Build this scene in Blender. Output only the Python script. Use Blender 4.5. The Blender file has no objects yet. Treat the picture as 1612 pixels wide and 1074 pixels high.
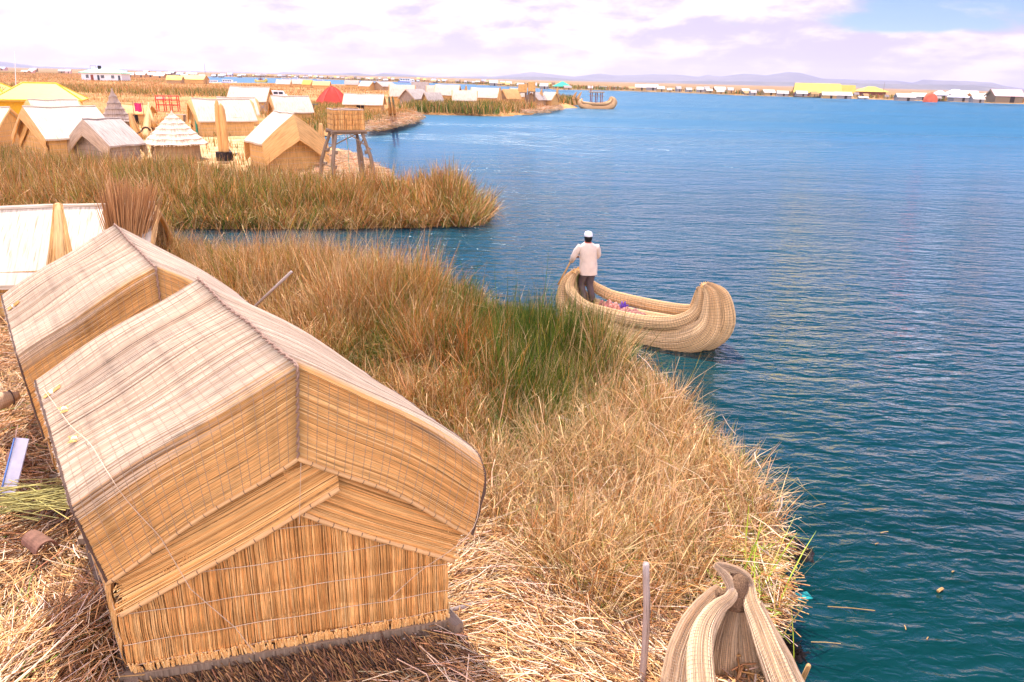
import bpy, math
import numpy as np
from mathutils import Vector, Matrix
rng = np.random.default_rng(7)
sc = bpy.context.scene
col = sc.collection
rad = math.radians

# ---------------- camera ----------------
F_PX = 1165.; CAM_H = 5.4; TH = math.atan(0.0242); PIT = math.atan(413/1165.)
X_ = np.array([1, 0, 0.]); U0 = np.array([0, math.sin(PIT), math.cos(PIT)]); FW = np.array([0, math.cos(PIT), -math.sin(PIT)])
CR = math.cos(TH)*X_+math.sin(TH)*U0; CU = -math.sin(TH)*X_+math.cos(TH)*U0
CO = np.array([0, 0, CAM_H])
cd = bpy.data.cameras.new('camera'); cam = bpy.data.objects.new('camera', cd); col.objects.link(cam)
cd.sensor_width = 36; cd.lens = F_PX/1612*36; cd.clip_start = 0.1; cd.clip_end = 60000
m = Matrix(((CR[0], CU[0], -FW[0], 0), (CR[1], CU[1], -FW[1], 0), (CR[2], CU[2], -FW[2], CAM_H), (0, 0, 0, 1)))
cam.matrix_world = m
sc.camera = cam
sc.cycles.sample_clamp_direct = 6; sc.cycles.sample_clamp_indirect = 4
def ray(x, y):
    d = (x-806)/F_PX*CR-(y-537)/F_PX*CU+FW
    return d/np.linalg.norm(d)
def at(x, y, z=0.):          # point at height z under photo pixel (x, y)
    d = ray(x, y); return CO+d*(z-CAM_H)/d[2]
def poly_at(pts, z=0.): return np.array([at(x, y, z)[:2] for x, y in pts])

# ---------------- light ----------------
SUN_EL, SUN_AZ = 58., -18.        # azimuth measured from +Y (ahead) towards +X
sc.view_settings.view_transform = 'Standard'; sc.view_settings.look = 'None'
sc.view_settings.exposure = 1.35; sc.view_settings.gamma = 1
sl = bpy.data.lights.new('sun', 'SUN'); so = bpy.data.objects.new('sun', sl); col.objects.link(so)
sl.energy = 3.6; sl.angle = rad(0.6); sl.color = (1, 0.95, 0.87)
sd = Vector((math.sin(rad(SUN_AZ))*math.cos(rad(SUN_EL)), math.cos(rad(SUN_AZ))*math.cos(rad(SUN_EL)), math.sin(rad(SUN_EL))))
so.rotation_euler = sd.to_track_quat('Z', 'Y').to_euler(); so.location = (0, 0, 60)
w = bpy.data.worlds.new('World'); sc.world = w; w.use_nodes = True
def build_world():
    nt = w.node_tree; n = nt.nodes; l = nt.links
    bg = n['Background']; bg.inputs[1].default_value = 1.0
    sky = n.new('ShaderNodeTexSky'); sky.sky_type = 'NISHITA'; sky.sun_disc = False
    sky.sun_elevation = rad(SUN_EL); sky.sun_rotation = rad(SUN_AZ); sky.altitude = 3800; sky.dust_density = .3; sky.air_density = .8
    sc1 = n.new('ShaderNodeVectorMath'); sc1.operation = 'SCALE'; sc1.inputs['Scale'].default_value = 0.12
    l.new(sky.outputs[0], sc1.inputs[0])
    tint = n.new('ShaderNodeVectorMath'); tint.operation = 'MULTIPLY'; tint.inputs[1].default_value = (0.76, 0.86, 1.24)
    l.new(sc1.outputs[0], tint.inputs[0])
    tc = n.new('ShaderNodeTexCoord'); sep = n.new('ShaderNodeSeparateXYZ'); l.new(tc.outputs['Generated'], sep.inputs[0])
    def mth(op, a, b=None, c=None, clamp=False):
        k = n.new('ShaderNodeMath'); k.operation = op; k.use_clamp = clamp
        for i, v in enumerate((a, b, c)):
            if v is None: continue
            if isinstance(v, (int, float)): k.inputs[i].default_value = v
            else: l.new(v, k.inputs[i])
        return k.outputs[0]
    def ramp(v, a, b, lo=0., hi=1.):
        k = n.new('ShaderNodeMapRange'); k.interpolation_type = 'SMOOTHSTEP'
        l.new(v, k.inputs[0]); k.inputs[1].default_value = a; k.inputs[2].default_value = b; k.inputs[3].default_value = lo; k.inputs[4].default_value = hi
        return k.outputs[0]
    az = mth('ARCTAN2', sep.outputs[0], sep.outputs[1]); el = mth('ARCSINE', sep.outputs[2])
    elc = mth('MAXIMUM', el, 0.0)
    low = n.new('ShaderNodeVectorMath'); low.operation = 'SCALE'; l.new(tint.outputs[0], low.inputs[0]); l.new(ramp(el, 0.02, 0.5, 0.45, 1.0), low.inputs['Scale'])
    # cloud plane coordinates: far clouds are squeezed towards the horizon
    els = mth('POWER', mth('ADD', elc, 0.01), 0.8)
    cmb = n.new('ShaderNodeCombineXYZ'); l.new(az, cmb.inputs[0]); l.new(mth('MULTIPLY', els, 2.2), cmb.inputs[1])
    def noise(scale, det, rough=0.55, dist=0., off=0.):
        k = n.new('ShaderNodeTexNoise'); k.inputs['Scale'].default_value = scale; k.inputs['Detail'].default_value = det
        k.inputs['Roughness'].default_value = rough; k.inputs['Distortion'].default_value = dist
        if off:
            a = n.new('ShaderNodeVectorMath'); a.operation = 'ADD'; a.inputs[1].default_value = (off, off*.7, off*.3); l.new(cmb.outputs[0], a.inputs[0]); l.new(a.outputs[0], k.inputs['Vector'])
        else: l.new(cmb.outputs[0], k.inputs['Vector'])
        return k.outputs['Fac']
    n1 = noise(4.5, 7, 0.6, 0.3); n2 = noise(13., 6, 0.6, 0.2, 3.1); n3 = noise(2.2, 3, 0.5, 0., 9.)
    # cover: solid near the horizon, scattered cumulus higher up, one clear gap low on the right
    gap = mth('MULTIPLY', ramp(az, 0.30, 0.44), mth('MULTIPLY', ramp(el, 0.048, 0.070), ramp(el, 0.13, 0.20, 1., 0.)))
    behind = ramp(sep.outputs[1], 0.15, -0.35)          # unseen bright cloud, added behind the viewer to fill the shaded hut fronts
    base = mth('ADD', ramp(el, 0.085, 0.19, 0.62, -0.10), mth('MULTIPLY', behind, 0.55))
    cov = mth('SUBTRACT', mth('ADD', base, mth('MULTIPLY', mth('SUBTRACT', n1, 0.5), 1.5)), mth('MULTIPLY', gap, 0.60))
    dens = ramp(cov, 0.16, 0.40)
    shade = ramp(mth('ADD', mth('MULTIPLY', n2, 0.6), mth('MULTIPLY', n3, 0.5)), 0.47, 0.62)
    mixc = n.new('ShaderNodeMix'); mixc.data_type = 'RGBA'; l.new(shade, mixc.inputs[0])
    mixc.inputs[6].default_value = (0.30, 0.26, 0.325, 1); mixc.inputs[7].default_value = (0.50, 0.45, 0.465, 1)
    mx = n.new('ShaderNodeMix'); mx.data_type = 'RGBA'; l.new(dens, mx.inputs[0]); l.new(low.outputs[0], mx.inputs[6]); 
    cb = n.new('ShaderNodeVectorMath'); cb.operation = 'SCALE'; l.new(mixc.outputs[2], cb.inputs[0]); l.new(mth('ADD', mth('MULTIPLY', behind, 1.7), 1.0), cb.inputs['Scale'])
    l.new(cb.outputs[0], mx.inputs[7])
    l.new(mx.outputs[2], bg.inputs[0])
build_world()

# ---------------- helpers: naming ----------------
def tag(o, label=None, cat=None, group=None, kind=None):
    if label: o['label'] = label
    if cat: o['category'] = cat
    if group: o['group'] = group
    if kind: o['kind'] = kind
    return o
def thing(name, label, cat, loc=(0, 0, 0), rz=0., group=None):
    o = bpy.data.objects.new(name, None); col.objects.link(o); o.empty_display_size = 0.2
    o.location = [float(v) for v in loc]; o.rotation_euler = (0, 0, rz)
    return tag(o, label, cat, group)
def copy_tree(o, parent=None):
    c = o.copy(); col.objects.link(c)
    if parent is not None: c.parent = parent
    for ch in list(o.children): copy_tree(ch, c)
    return c

# ---------------- helpers: meshes ----------------
def mesh_obj(name, V, Fq, mat, parent=None, origin=(0, 0, 0), uv=None, colr=None, smooth=False):
    """V (n,3); Fq list of tuples or (m,k) array; uv per vertex (n,2); colr per vertex (n,3)"""
    V = np.asarray(V, dtype=np.float32)-np.asarray(origin, dtype=np.float32)
    me = bpy.data.meshes.new(name)
    if isinstance(Fq, np.ndarray):
        k = Fq.shape[1]; m_ = Fq.shape[0]
        me.vertices.add(len(V)); me.vertices.foreach_set('co', V.ravel())
        me.loops.add(m_*k); me.loops.foreach_set('vertex_index', Fq.astype(np.int32).ravel())
        me.polygons.add(m_); me.polygons.foreach_set('loop_start', np.arange(0, m_*k, k, dtype=np.int32))
        try: me.polygons.foreach_set('loop_total', np.full(m_, k, dtype=np.int32))
        except Exception: pass
        me.update(calc_edges=True)
    else:
        me.from_pydata(V.tolist(), [], [tuple(int(i) for i in f) for f in Fq]); me.update()
    li = np.zeros(len(me.loops), dtype=np.int32); me.loops.foreach_get('vertex_index', li)
    if uv is not None:
        u = me.uv_layers.new(name='UVMap'); u.data.foreach_set('uv', np.asarray(uv, dtype=np.float32)[li].ravel())
    if colr is not None:
        a = me.color_attributes.new('Col', 'FLOAT_COLOR', 'POINT')
        c4 = np.ones((len(V), 4), dtype=np.float32); c4[:, :3] = colr; a.data.foreach_set('color', c4.ravel())
    if smooth: me.polygons.foreach_set('use_smooth', np.ones(len(me.polygons), dtype=bool))
    if mat is not None: me.materials.append(mat)
    o = bpy.data.objects.new(name, me); col.objects.link(o)
    if parent is not None: o.parent = parent
    return o

class MB:
    def __init__(s): s.V = []; s.F = []; s.UV = []; s.C = []
    def add(s, V, F, uv=None, c=None):
        b = len(s.V); V = [tuple(map(float, v)) for v in V]; s.V += V
        s.F += [tuple(i+b for i in f) for f in F]
        s.UV += [tuple(map(float, q)) for q in uv] if uv is not None else [(v[0], v[2]) for v in V]
        s.C += [tuple(c)]*len(V) if (c is not None and np.ndim(c) == 1) else ([tuple(q) for q in c] if c is not None else [(1, 1, 1)]*len(V))
        return s
    def quad(s, a, b, c, d, uv=None, colr=None):
        a, b, c, d = map(np.asarray, (a, b, c, d))
        if uv is None:
            lu = np.linalg.norm(b-a); lv = np.linalg.norm(d-a); uv = [(0, 0), (lu, 0), (lu, lv), (0, lv)]
        return s.add([a, b, c, d], [(0, 1, 2, 3)], uv, colr)
    def box(s, c, size, rz=0., R=None, colr=None):
        hx, hy, hz = [q/2 for q in size]; c = np.asarray(c, float)
        P = np.array([(x, y, z) for x in (-hx, hx) for y in (-hy, hy) for z in (-hz, hz)])
        if R is None:
            cs, sn = math.cos(rz), math.sin(rz); R = np.array([[cs, -sn, 0], [sn, cs, 0], [0, 0, 1]])
        Q = P@np.asarray(R).T+c
        for f in ((0, 1, 3, 2), (4, 6, 7, 5), (0, 4, 5, 1), (2, 3, 7, 6), (0, 2, 6, 4), (1, 5, 7, 3)):
            p = [Q[i] for i in f]; s.quad(*p, colr=colr)
        return s
    def beam(s, a, b, wd, ht, colr=None):
        a = np.asarray(a, float); b = np.asarray(b, float); d = b-a; L = np.linalg.norm(d); d = d/L
        up = np.array([0, 0, 1.]) if abs(d[2]) < .95 else np.array([0, 1., 0]); sx = np.cross(d, up); sx /= np.linalg.norm(sx); sz = np.cross(sx, d)
        return s.box((a+b)/2, (L, wd, ht), R=np.array([d, sx, sz]).T, colr=colr)
    def tube(s, pts, r, n=10, squash=None, cap=True, colr=None, wob=0., uvs=1.):
        P = np.asarray(pts, float); m_ = len(P); r = np.broadcast_to(np.asarray(r, float), (m_,))
        T = np.gradient(P, axis=0); T /= np.linalg.norm(T, axis=1)[:, None]+1e-9
        ref = np.array([0, 0, 1.]) if abs(T[0][2]) < .9 else np.array([1., 0, 0])
        nv = ref-T[0]*(ref@T[0]); nv /= np.linalg.norm(nv)
        V = []; UV = []; L = 0
        for i in range(m_):
            if i: L += np.linalg.norm(P[i]-P[i-1]); nv = nv-T[i]*(nv@T[i]); nv /= np.linalg.norm(nv)
            bv = np.cross(T[i], nv)
            for k in range(n+1):
                a = 2*math.pi*k/n
                rr = r[i]*(1+wob*math.sin(3*a+i*1.7)+wob*.6*math.sin(5*a+i*.9))
                sq = 1. if squash is None else squash
                V.append(P[i]+nv*math.cos(a)*rr*sq+bv*math.sin(a)*rr); UV.append((L*uvs, 2*math.pi*r.max()*k/n*uvs))
        Fc = [(i*(n+1)+k, i*(n+1)+k+1, (i+1)*(n+1)+k+1, (i+1)*(n+1)+k) for i in range(m_-1) for k in range(n)]
        if cap:
            Fc.append(tuple(range(n-1, -1, -1))); b = (m_-1)*(n+1); Fc.append(tuple(b+k for k in range(n)))
        return s.add(V, Fc, UV, colr)
    def grid(s, fn, nu, nv, lu=1., lv=1., colr=None):
        V = []; UV = []
        for i in range(nu+1):
            for j in range(nv+1):
                V.append(fn(i/nu, j/nv)); UV.append((i/nu*lu, j/nv*lv))
        return s.add(V, [(i*(nv+1)+j, (i+1)*(nv+1)+j, (i+1)*(nv+1)+j+1, i*(nv+1)+j+1) for i in range(nu) for j in range(nv)], UV, colr)
    def build(s, name, mat, parent=None, origin=(0, 0, 0), smooth=False):
        return mesh_obj(name, np.array(s.V), s.F, mat, parent, origin, uv=np.array(s.UV), colr=np.array(s.C), smooth=smooth)

def spline(pts, n=40):
    """Catmull-Rom through rows of any width (xyz + radius)"""
    P = np.asarray(pts, float); P = np.vstack([2*P[0]-P[1], P, 2*P[-1]-P[-2]]); out = []
    segs = len(P)-3
    for q in range(n+1):
        t = q/n*segs; i = min(int(t), segs-1); t -= i; a, b, c, d = P[i:i+4]
        out.append(.5*((2*b)+(-a+c)*t+(2*a-5*b+4*c-d)*t*t+(-a+3*b-3*c+d)*t**3))
    return np.array(out)

def vnoise(x, y, s=1., seed=0):
    r = np.random.default_rng(seed+100); v = 0; a = 1; tot = 0
    for o in range(4):
        for k in range(3):
            th = r.uniform(0, 6.28); f = s*(2**o)*r.uniform(.7, 1.3); v = v+a*np.sin((x*math.cos(th)+y*math.sin(th))*f+r.uniform(0, 6.28)+1.3*np.sin((x*math.sin(th)-y*math.cos(th))*f*.6+k)); tot += a
        a *= .55
    return v/tot*1.6

def inside(px, py, poly):
    c = np.zeros(len(px), bool); n = len(poly); j = n-1
    for i in range(n):
        xi, yi = poly[i]; xj, yj = poly[j]
        if yi != yj:
            c ^= ((yi > py) != (yj > py)) & (px < (xj-xi)*(py-yi)/(yj-yi)+xi)
        j = i
    return c
def sdist(px, py, poly):
    d = np.full(len(px), 1e9); n = len(poly)
    for i in range(n):
        a = poly[i]; b = poly[(i+1) % n]; ab = b-a; t = np.clip(((px-a[0])*ab[0]+(py-a[1])*ab[1])/(ab@ab+1e-12), 0, 1)
        d = np.minimum(d, np.hypot(px-a[0]-t*ab[0], py-a[1]-t*ab[1]))
    return np.where(inside(px, py, poly), d, -d)

# ---------------- materials ----------------
def new_mat(name):
    mt = bpy.data.materials.new(name); mt.use_nodes = True; nt = mt.node_tree
    return mt, nt, nt.nodes, nt.links, nt.nodes['Principled BSDF']
def nd(n, l, typ, ins=None, **kw):
    k = n.new(typ)
    for a, b in kw.items(): setattr(k, a, b)
    for i, v in (ins or {}).items():
        if hasattr(v, 'links') or hasattr(v, 'is_linked'): l.new(v, k.inputs[i])
        else: k.inputs[i].default_value = v
    return k
def plain(name, c, rough=.7, noise=.15, scale=6., metallic=0., bump=0.):
    mt, nt, n, l, b = new_mat(name)
    tc = n.new('ShaderNodeTexCoord')
    nz = nd(n, l, 'ShaderNodeTexNoise', {'Vector': tc.outputs['Object'], 'Scale': scale, 'Detail': 5.})
    r = nd(n, l, 'ShaderNodeMapRange', {0: nz.outputs['Fac'], 1: .3, 2: .7, 3: 1-noise, 4: 1+noise})
    mx = nd(n, l, 'ShaderNodeVectorMath', {0: tuple(c)}, operation='SCALE'); l.new(r.outputs[0], mx.inputs['Scale'])
    l.new(mx.outputs[0], b.inputs['Base Color']); b.inputs['Roughness'].default_value = rough; b.inputs['Metallic'].default_value = metallic; b.inputs['Specular IOR Level'].default_value = .15
    if bump:
        bp = nd(n, l, 'ShaderNodeBump', {'Height': nz.outputs['Fac'], 'Strength': bump, 'Distance': .02}); l.new(bp.outputs[0], b.inputs['Normal'])
    return mt
def attr_mat(name, rough=.6, var=.25, transl=0., spec=.3, streak=0.):
    """colour from the mesh's own 'Col' attribute, multiplied by fine noise"""
    mt, nt, n, l, b = new_mat(name)
    at_ = nd(n, l, 'ShaderNodeAttribute', attribute_name='Col')
    if streak:
        uvn = n.new('ShaderNodeUVMap'); mp = nd(n, l, 'ShaderNodeMapping', {0: uvn.outputs[0]}); mp.inputs['Scale'].default_value = (3., 90., 1)
        nz = nd(n, l, 'ShaderNodeTexNoise', {'Vector': mp.outputs[0], 'Scale': 1., 'Detail': 4.})
    else:
        tc = n.new('ShaderNodeTexCoord'); nz = nd(n, l, 'ShaderNodeTexNoise', {'Vector': tc.outputs['Object'], 'Scale': 9., 'Detail': 4.})
    r = nd(n, l, 'ShaderNodeMapRange', {0: nz.outputs['Fac'], 1: .3, 2: .7, 3: 1-var, 4: 1+var})
    mx = nd(n, l, 'ShaderNodeVectorMath', {0: at_.outputs['Color']}, operation='SCALE'); l.new(r.outputs[0], mx.inputs['Scale'])
    l.new(mx.outputs[0], b.inputs['Base Color']); b.inputs['Roughness'].default_value = rough; b.inputs['Specular IOR Level'].default_value = spec
    if transl:
        out = n['Material Output']; tr = nd(n, l, 'ShaderNodeBsdfTranslucent', {0: mx.outputs[0]}); ms = nd(n, l, 'ShaderNodeMixShader', {0: transl, 1: b.outputs[0], 2: tr.outputs[0]})
        l.new(ms.outputs[0], out.inputs['Surface'])
    return mt
def reed_uv(name, c1, c2, dark=(.16, .09, .045), fibre=70., row=.0, cross=0., rough=.75, bump=.6, bleach=None):
    """reeds run along U (metres); row = spacing of sewn rows; cross = spacing of fine binding threads"""
    mt, nt, n, l, b = new_mat(name)
    uvn = n.new('ShaderNodeUVMap')
    mp = nd(n, l, 'ShaderNodeMapping', {0: uvn.outputs[0]}); mp.inputs['Scale'].default_value = (1.2, fibre, 1)
    nz = nd(n, l, 'ShaderNodeTexNoise', {'Vector': mp.outputs[0], 'Scale': 1., 'Detail': 3., 'Roughness': .65})
    mp2 = nd(n, l, 'ShaderNodeMapping', {0: uvn.outputs[0]}); mp2.inputs['Scale'].default_value = (1., 9., 1)
    nz2 = nd(n, l, 'ShaderNodeTexNoise', {'Vector': mp2.outputs[0], 'Scale': 1.5, 'Detail': 4.})
    cr = nd(n, l, 'ShaderNodeValToRGB', {0: nz.outputs['Fac']}); e = cr.color_ramp.elements
    e[0].position = .30; e[0].color = (*dark, 1); e[1].position = .68; e[1].color = (*c2, 1)
    x = cr.color_ramp.elements.new(.42); x.color = (*c1, 1)
    r = nd(n, l, 'ShaderNodeMapRange', {0: nz2.outputs['Fac'], 1: .3, 2: .7, 3: .78, 4: 1.12})
    cur = nd(n, l, 'ShaderNodeVectorMath', {0: cr.outputs[0]}, operation='SCALE'); l.new(r.outputs[0], cur.inputs['Scale']); cur = cur.outputs[0]
    hgt = nz.outputs['Fac']
    sp = nd(n, l, 'ShaderNodeSeparateXYZ', {0: uvn.outputs[0]})
    for sp_, wd, k in ((row, .014, .45), (cross, min(.006, cross*.32), .72)):
        if not sp_: continue
        a = nd(n, l, 'ShaderNodeMath', {0: sp.outputs[0], 1: nd(n, l, 'ShaderNodeMath', {0: nz2.outputs['Fac'], 1: sp_*1.1}, operation='MULTIPLY').outputs[0]}, operation='ADD')
        a = nd(n, l, 'ShaderNodeMath', {0: a.outputs[0], 1: sp_}, operation='PINGPONG')
        q = nd(n, l, 'ShaderNodeMapRange', {0: a.outputs[0], 1: 0., 2: wd, 3: k, 4: 1.})
        s_ = nd(n, l, 'ShaderNodeVectorMath', {0: cur}, operation='SCALE'); l.new(q.outputs[0], s_.inputs['Scale']); cur = s_.outputs[0]
        hh = nd(n, l, 'ShaderNodeMath', {0: hgt, 1: q.outputs[0]}, operation='MULTIPLY'); hgt = hh.outputs[0]
    l.new(cur, b.inputs['Base Color']); b.inputs['Roughness'].default_value = rough; b.inputs['Specular IOR Level'].default_value = .25
    if bump:
        bp = nd(n, l, 'ShaderNodeBump', {'Height': hgt, 'Strength': bump, 'Distance': .012}); l.new(bp.outputs[0], b.inputs['Normal'])
    return mt
GOLD = (.70, .38, .12); GOLD2 = (.80, .50, .20); PALE = (.72, .58, .43); PALE2 = (.86, .76, .64)
M = {}
M['reeds'] = attr_mat('sewn_reeds', .6, .18, 0., .25)
M['grass'] = attr_mat('standing_reeds', .6, .22, .13, .2)
M['straw'] = attr_mat('loose_straw', .6, .2, 0., .3)
M['roof_pale'] = reed_uv('bleached_roof', (.70, .58, .44), (.86, .78, .66), (.42, .30, .19), 22., bump=.3)
M['roof_grey'] = reed_uv('grey_roof', (.36, .29, .25), (.52, .43, .38), (.16, .12, .10), 26., bump=.4)
M['flap'] = reed_uv('golden_flap', (.66, .36, .125), (.78, .47, .19), (.40, .20, .07), 30., bump=.4)
M['flap_grey'] = reed_uv('grey_flap', (.44, .31, .21), (.55, .41, .30), (.22, .15, .10), 30., bump=.4)
M['wall'] = reed_uv('reed_wall', (.64, .36, .12), (.78, .48, .18), (.36, .18, .06), 30., row=.30, bump=.5)
M['wall_dull'] = reed_uv('dull_wall', (.40, .25, .13), (.52, .35, .19), (.20, .12, .06), 30., row=.28, bump=.5)
M['wall_grey'] = reed_uv('grey_wall', (.33, .25, .20), (.42, .33, .26), (.15, .11, .09), 30., row=.28, bump=.5)
M['boat'] = reed_uv('bound_reed_bundle', (.60, .345, .15), (.74, .48, .25), (.33, .165, .07), 45., row=0., cross=.034, bump=.6)
M['boat_pale'] = reed_uv('pale_reed_bundle', (.54, .34, .20), (.68, .48, .31), (.34, .19, .10), 45., row=0., cross=.013, bump=.9)
M['wood'] = reed_uv('grey_timber', (.21, .145, .10), (.33, .24, .17), (.08, .052, .036), 40., bump=.5)
M['wood_pale'] = reed_uv('silvery_timber', (.42, .33, .29), (.56, .46, .41), (.22, .16, .13), 40., bump=.4)
M['string'] = plain('pale_string', (.62, .47, .33), .7)
M['string_dark'] = plain('dark_cord', (.10, .06, .045), .8)
M['root'] = plain('wet_root_mass', (.028, .020, .018), .6, .5, 20., bump=1.)
M['bundle'] = reed_uv('tied_reed_bundle', (.55, .31, .12), (.70, .45, .19), (.28, .14, .05), 40., bump=.8)
M['skin'] = plain('skin', (.16, .075, .04), .55)
# ---------------- setting: water ----------------
def water_material():
    mt, nt, n, l, b = new_mat('lake_water')
    geo = n.new('ShaderNodeNewGeometry')
    def noise(sx, sy, rz, scale, det, rough=.5, dist=0.):
        mp = nd(n, l, 'ShaderNodeMapping', {0: geo.outputs['Position']}); mp.inputs['Scale'].default_value = (sx, sy, 1); mp.inputs['Rotation'].default_value = (0, 0, rad(rz))
        return nd(n, l, 'ShaderNodeTexNoise', {'Vector': mp.outputs[0], 'Scale': scale, 'Detail': det, 'Roughness': rough, 'Distortion': dist}).outputs['Fac']
    def mth(op, a, c=None):
        k = n.new('ShaderNodeMath'); k.operation = op
        for i, v in enumerate((a, c)):
            if v is None: continue
            if isinstance(v, (int, float)): k.inputs[i].default_value = v
            else: l.new(v, k.inputs[i])
        return k.outputs[0]
    w1 = noise(.42, 1., 14, 2.8, 2., .45, .4); w2 = noise(.5, 1., 4, 7.5, 3., .5, .6); w3 = noise(.6, 1., -20, .55, 2.)
    calm = noise(.12, 1., 3, .05, 3.)
    w4 = noise(.36, 1., 8, .60, 5., .62, .5)
    sepp = nd(n, l, 'ShaderNodeSeparateXYZ', {0: geo.outputs['Position']})
    open_ = nd(n, l, 'ShaderNodeMapRange', {0: sepp.outputs[1], 1: 10., 2: 70., 3: .15, 4: 3.2}).outputs[0]
    w5 = noise(.55, 1., 5, .085, 3., .6, .4)
    open2 = nd(n, l, 'ShaderNodeMapRange', {0: sepp.outputs[1], 1: 45., 2: 220., 3: 0., 4: 11.}).outputs[0]
    w4 = mth('ADD', mth('MULTIPLY', w4, open_), mth('MULTIPLY', w5, open2))
    hgt = mth('ADD', w4, mth('MULTIPLY', w1, .62)); hgt = mth('ADD', hgt, mth('ADD', mth('MULTIPLY', w2, .24), mth('MULTIPLY', w3, .5)))
    amp = nd(n, l, 'ShaderNodeMapRange', {0: calm, 1: .38, 2: .62, 3: .5, 4: 1.2}).outputs[0]
    sepp = nd(n, l, 'ShaderNodeSeparateXYZ', {0: geo.outputs['Position']})
    # sheltered water near the reeds is calmer than the open lake
    fetch = nd(n, l, 'ShaderNodeMapRange', {0: sepp.outputs[0], 1: -6., 2: 6., 3: .45, 4: 1.}).outputs[0]
    bp = nd(n, l, 'ShaderNodeBump', {'Height': hgt, 'Strength': mth('MULTIPLY', amp, fetch), 'Distance': .34})
    l.new(bp.outputs[0], b.inputs['Normal'])
    deep = noise(.3, 1., 8, .25, 3.)
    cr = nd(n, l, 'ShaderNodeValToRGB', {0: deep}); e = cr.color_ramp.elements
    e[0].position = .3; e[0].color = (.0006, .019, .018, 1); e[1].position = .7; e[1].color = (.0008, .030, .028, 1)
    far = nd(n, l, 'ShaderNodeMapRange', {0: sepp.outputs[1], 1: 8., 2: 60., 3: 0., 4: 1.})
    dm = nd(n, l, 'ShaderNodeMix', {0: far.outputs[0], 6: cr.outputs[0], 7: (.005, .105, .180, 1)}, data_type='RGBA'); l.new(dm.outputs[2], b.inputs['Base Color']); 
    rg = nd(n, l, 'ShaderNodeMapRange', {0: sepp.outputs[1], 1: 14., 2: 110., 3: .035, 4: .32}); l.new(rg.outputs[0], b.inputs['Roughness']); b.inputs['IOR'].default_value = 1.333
    return mt
mb = MB()
ys = [-40, 0, 15, 40, 100, 400, 1500, 5000, 11500]; xs = [-9000, -2000, -400, -80, 0, 80, 400, 2000, 9000]
for i in range(len(ys)-1):
    for j in range(len(xs)-1):
        mb.quad((xs[j], ys[i], 0), (xs[j+1], ys[i], 0), (xs[j+1], ys[i+1], 0), (xs[j], ys[i+1], 0))
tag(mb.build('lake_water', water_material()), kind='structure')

# ---------------- setting: land ----------------
def land_mat(name, cols, s1, s2, bump=.5, dist=.05):
    mt, nt, n, l, b = new_mat(name); geo = n.new('ShaderNodeNewGeometry')
    a = nd(n, l, 'ShaderNodeTexNoise', {'Vector': geo.outputs['Position'], 'Scale': s1, 'Detail': 6., 'Roughness': .6})
    c = nd(n, l, 'ShaderNodeTexNoise', {'Vector': geo.outputs['Position'], 'Scale': s2, 'Detail': 6., 'Roughness': .7})
    mx = nd(n, l, 'ShaderNodeMath', {0: a.outputs['Fac'], 1: c.outputs['Fac']}, operation='ADD'); hf = nd(n, l, 'ShaderNodeMath', {0: mx.outputs[0], 1: .5}, operation='MULTIPLY')
    cr = nd(n, l, 'ShaderNodeValToRGB', {0: hf.outputs[0]}); e = cr.color_ramp.elements
    e[0].position = .38; e[0].color = (*cols[0], 1); e[1].position = .64; e[1].color = (*cols[-1], 1)
    for i, cc in enumerate(cols[1:-1]):
        x = cr.color_ramp.elements.new(.38+.26*(i+1)/(len(cols)-1)); x.color = (*cc, 1)
    l.new(cr.outputs[0], b.inputs['Base Color']); b.inputs['Roughness'].default_value = .9; b.inputs['Specular IOR Level'].default_value = .1
    bp = nd(n, l, 'ShaderNodeBump', {'Height': c.outputs['Fac'], 'Strength': bump, 'Distance': dist}); l.new(bp.outputs[0], b.inputs['Normal'])
    return mt
def land(name, poly, bbox, step, hfun, mat, edge=.5, zlow=-.35, ymax=None, yoff=0):
    xs = np.arange(bbox[0], bbox[1]+step, step); ys = np.arange(bbox[2], bbox[3]+step*.5, step)
    Xg, Yg = np.meshgrid(xs, ys, indexing='ij'); x = Xg.ravel(); y = Yg.ravel()
    d = sdist(x, y, poly)+vnoise(x, y, 1.2/edge, 5)*edge*.35
    t = np.clip(d/edge+.3, 0, 1); z = zlow+(hfun(x, y)-zlow)*(t*t*(3-2*t))
    nx, ny = Xg.shape; idx = np.arange(nx*ny).reshape(nx, ny)
    Fq = np.stack([idx[:-1, :-1], idx[1:, :-1], idx[1:, 1:], idx[:-1, 1:]], -1).reshape(-1, 4)
    keep = (d[Fq] > -edge*1.2).any(1); Fq = Fq[keep]
    used = np.unique(Fq); re = np.zeros(nx*ny, int); re[used] = np.arange(len(used))
    V = np.stack([x, y, z], 1)[used]
    return tag(mesh_obj(name, V, re[Fq], mat, smooth=True), kind='structure')
EDGE = [tuple(q) for q in poly_at([(1045, 640), (1105, 705), (1160, 765), (1205, 825), (1222, 850), (1192, 885), (1212, 915), (1214, 960), (1196, 1010), (1165, 1050)], .25)]
L1 = np.array([(-26, 18.2), (-14, 19.6), (-9, 19.8), (-5, 19.2), (-2.6, 18.2), (-1.0, 16.5), (.1, 15.6), (1.2, 14.7), (2.05, 13.7), (2.35, 12.6), *EDGE, (1.75, 5.35), (1.3, 4.5), (.9, 3.0), (.6, -3), (-26, -3)], float)
def h1(x, y):
    z = .34+.05*vnoise(x, y, 1.1, 1)
    z = z+.16*np.exp(-(((x+1.5)/2.6)**2+((y-5.6)/2.8)**2)**2)           # raised reed stack under the near hut
    z = z+.45*np.exp(-(((x+3.9)/.62)**2+((y-4.6)/1.1)**2))            # heap at its left corner
    return z
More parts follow.
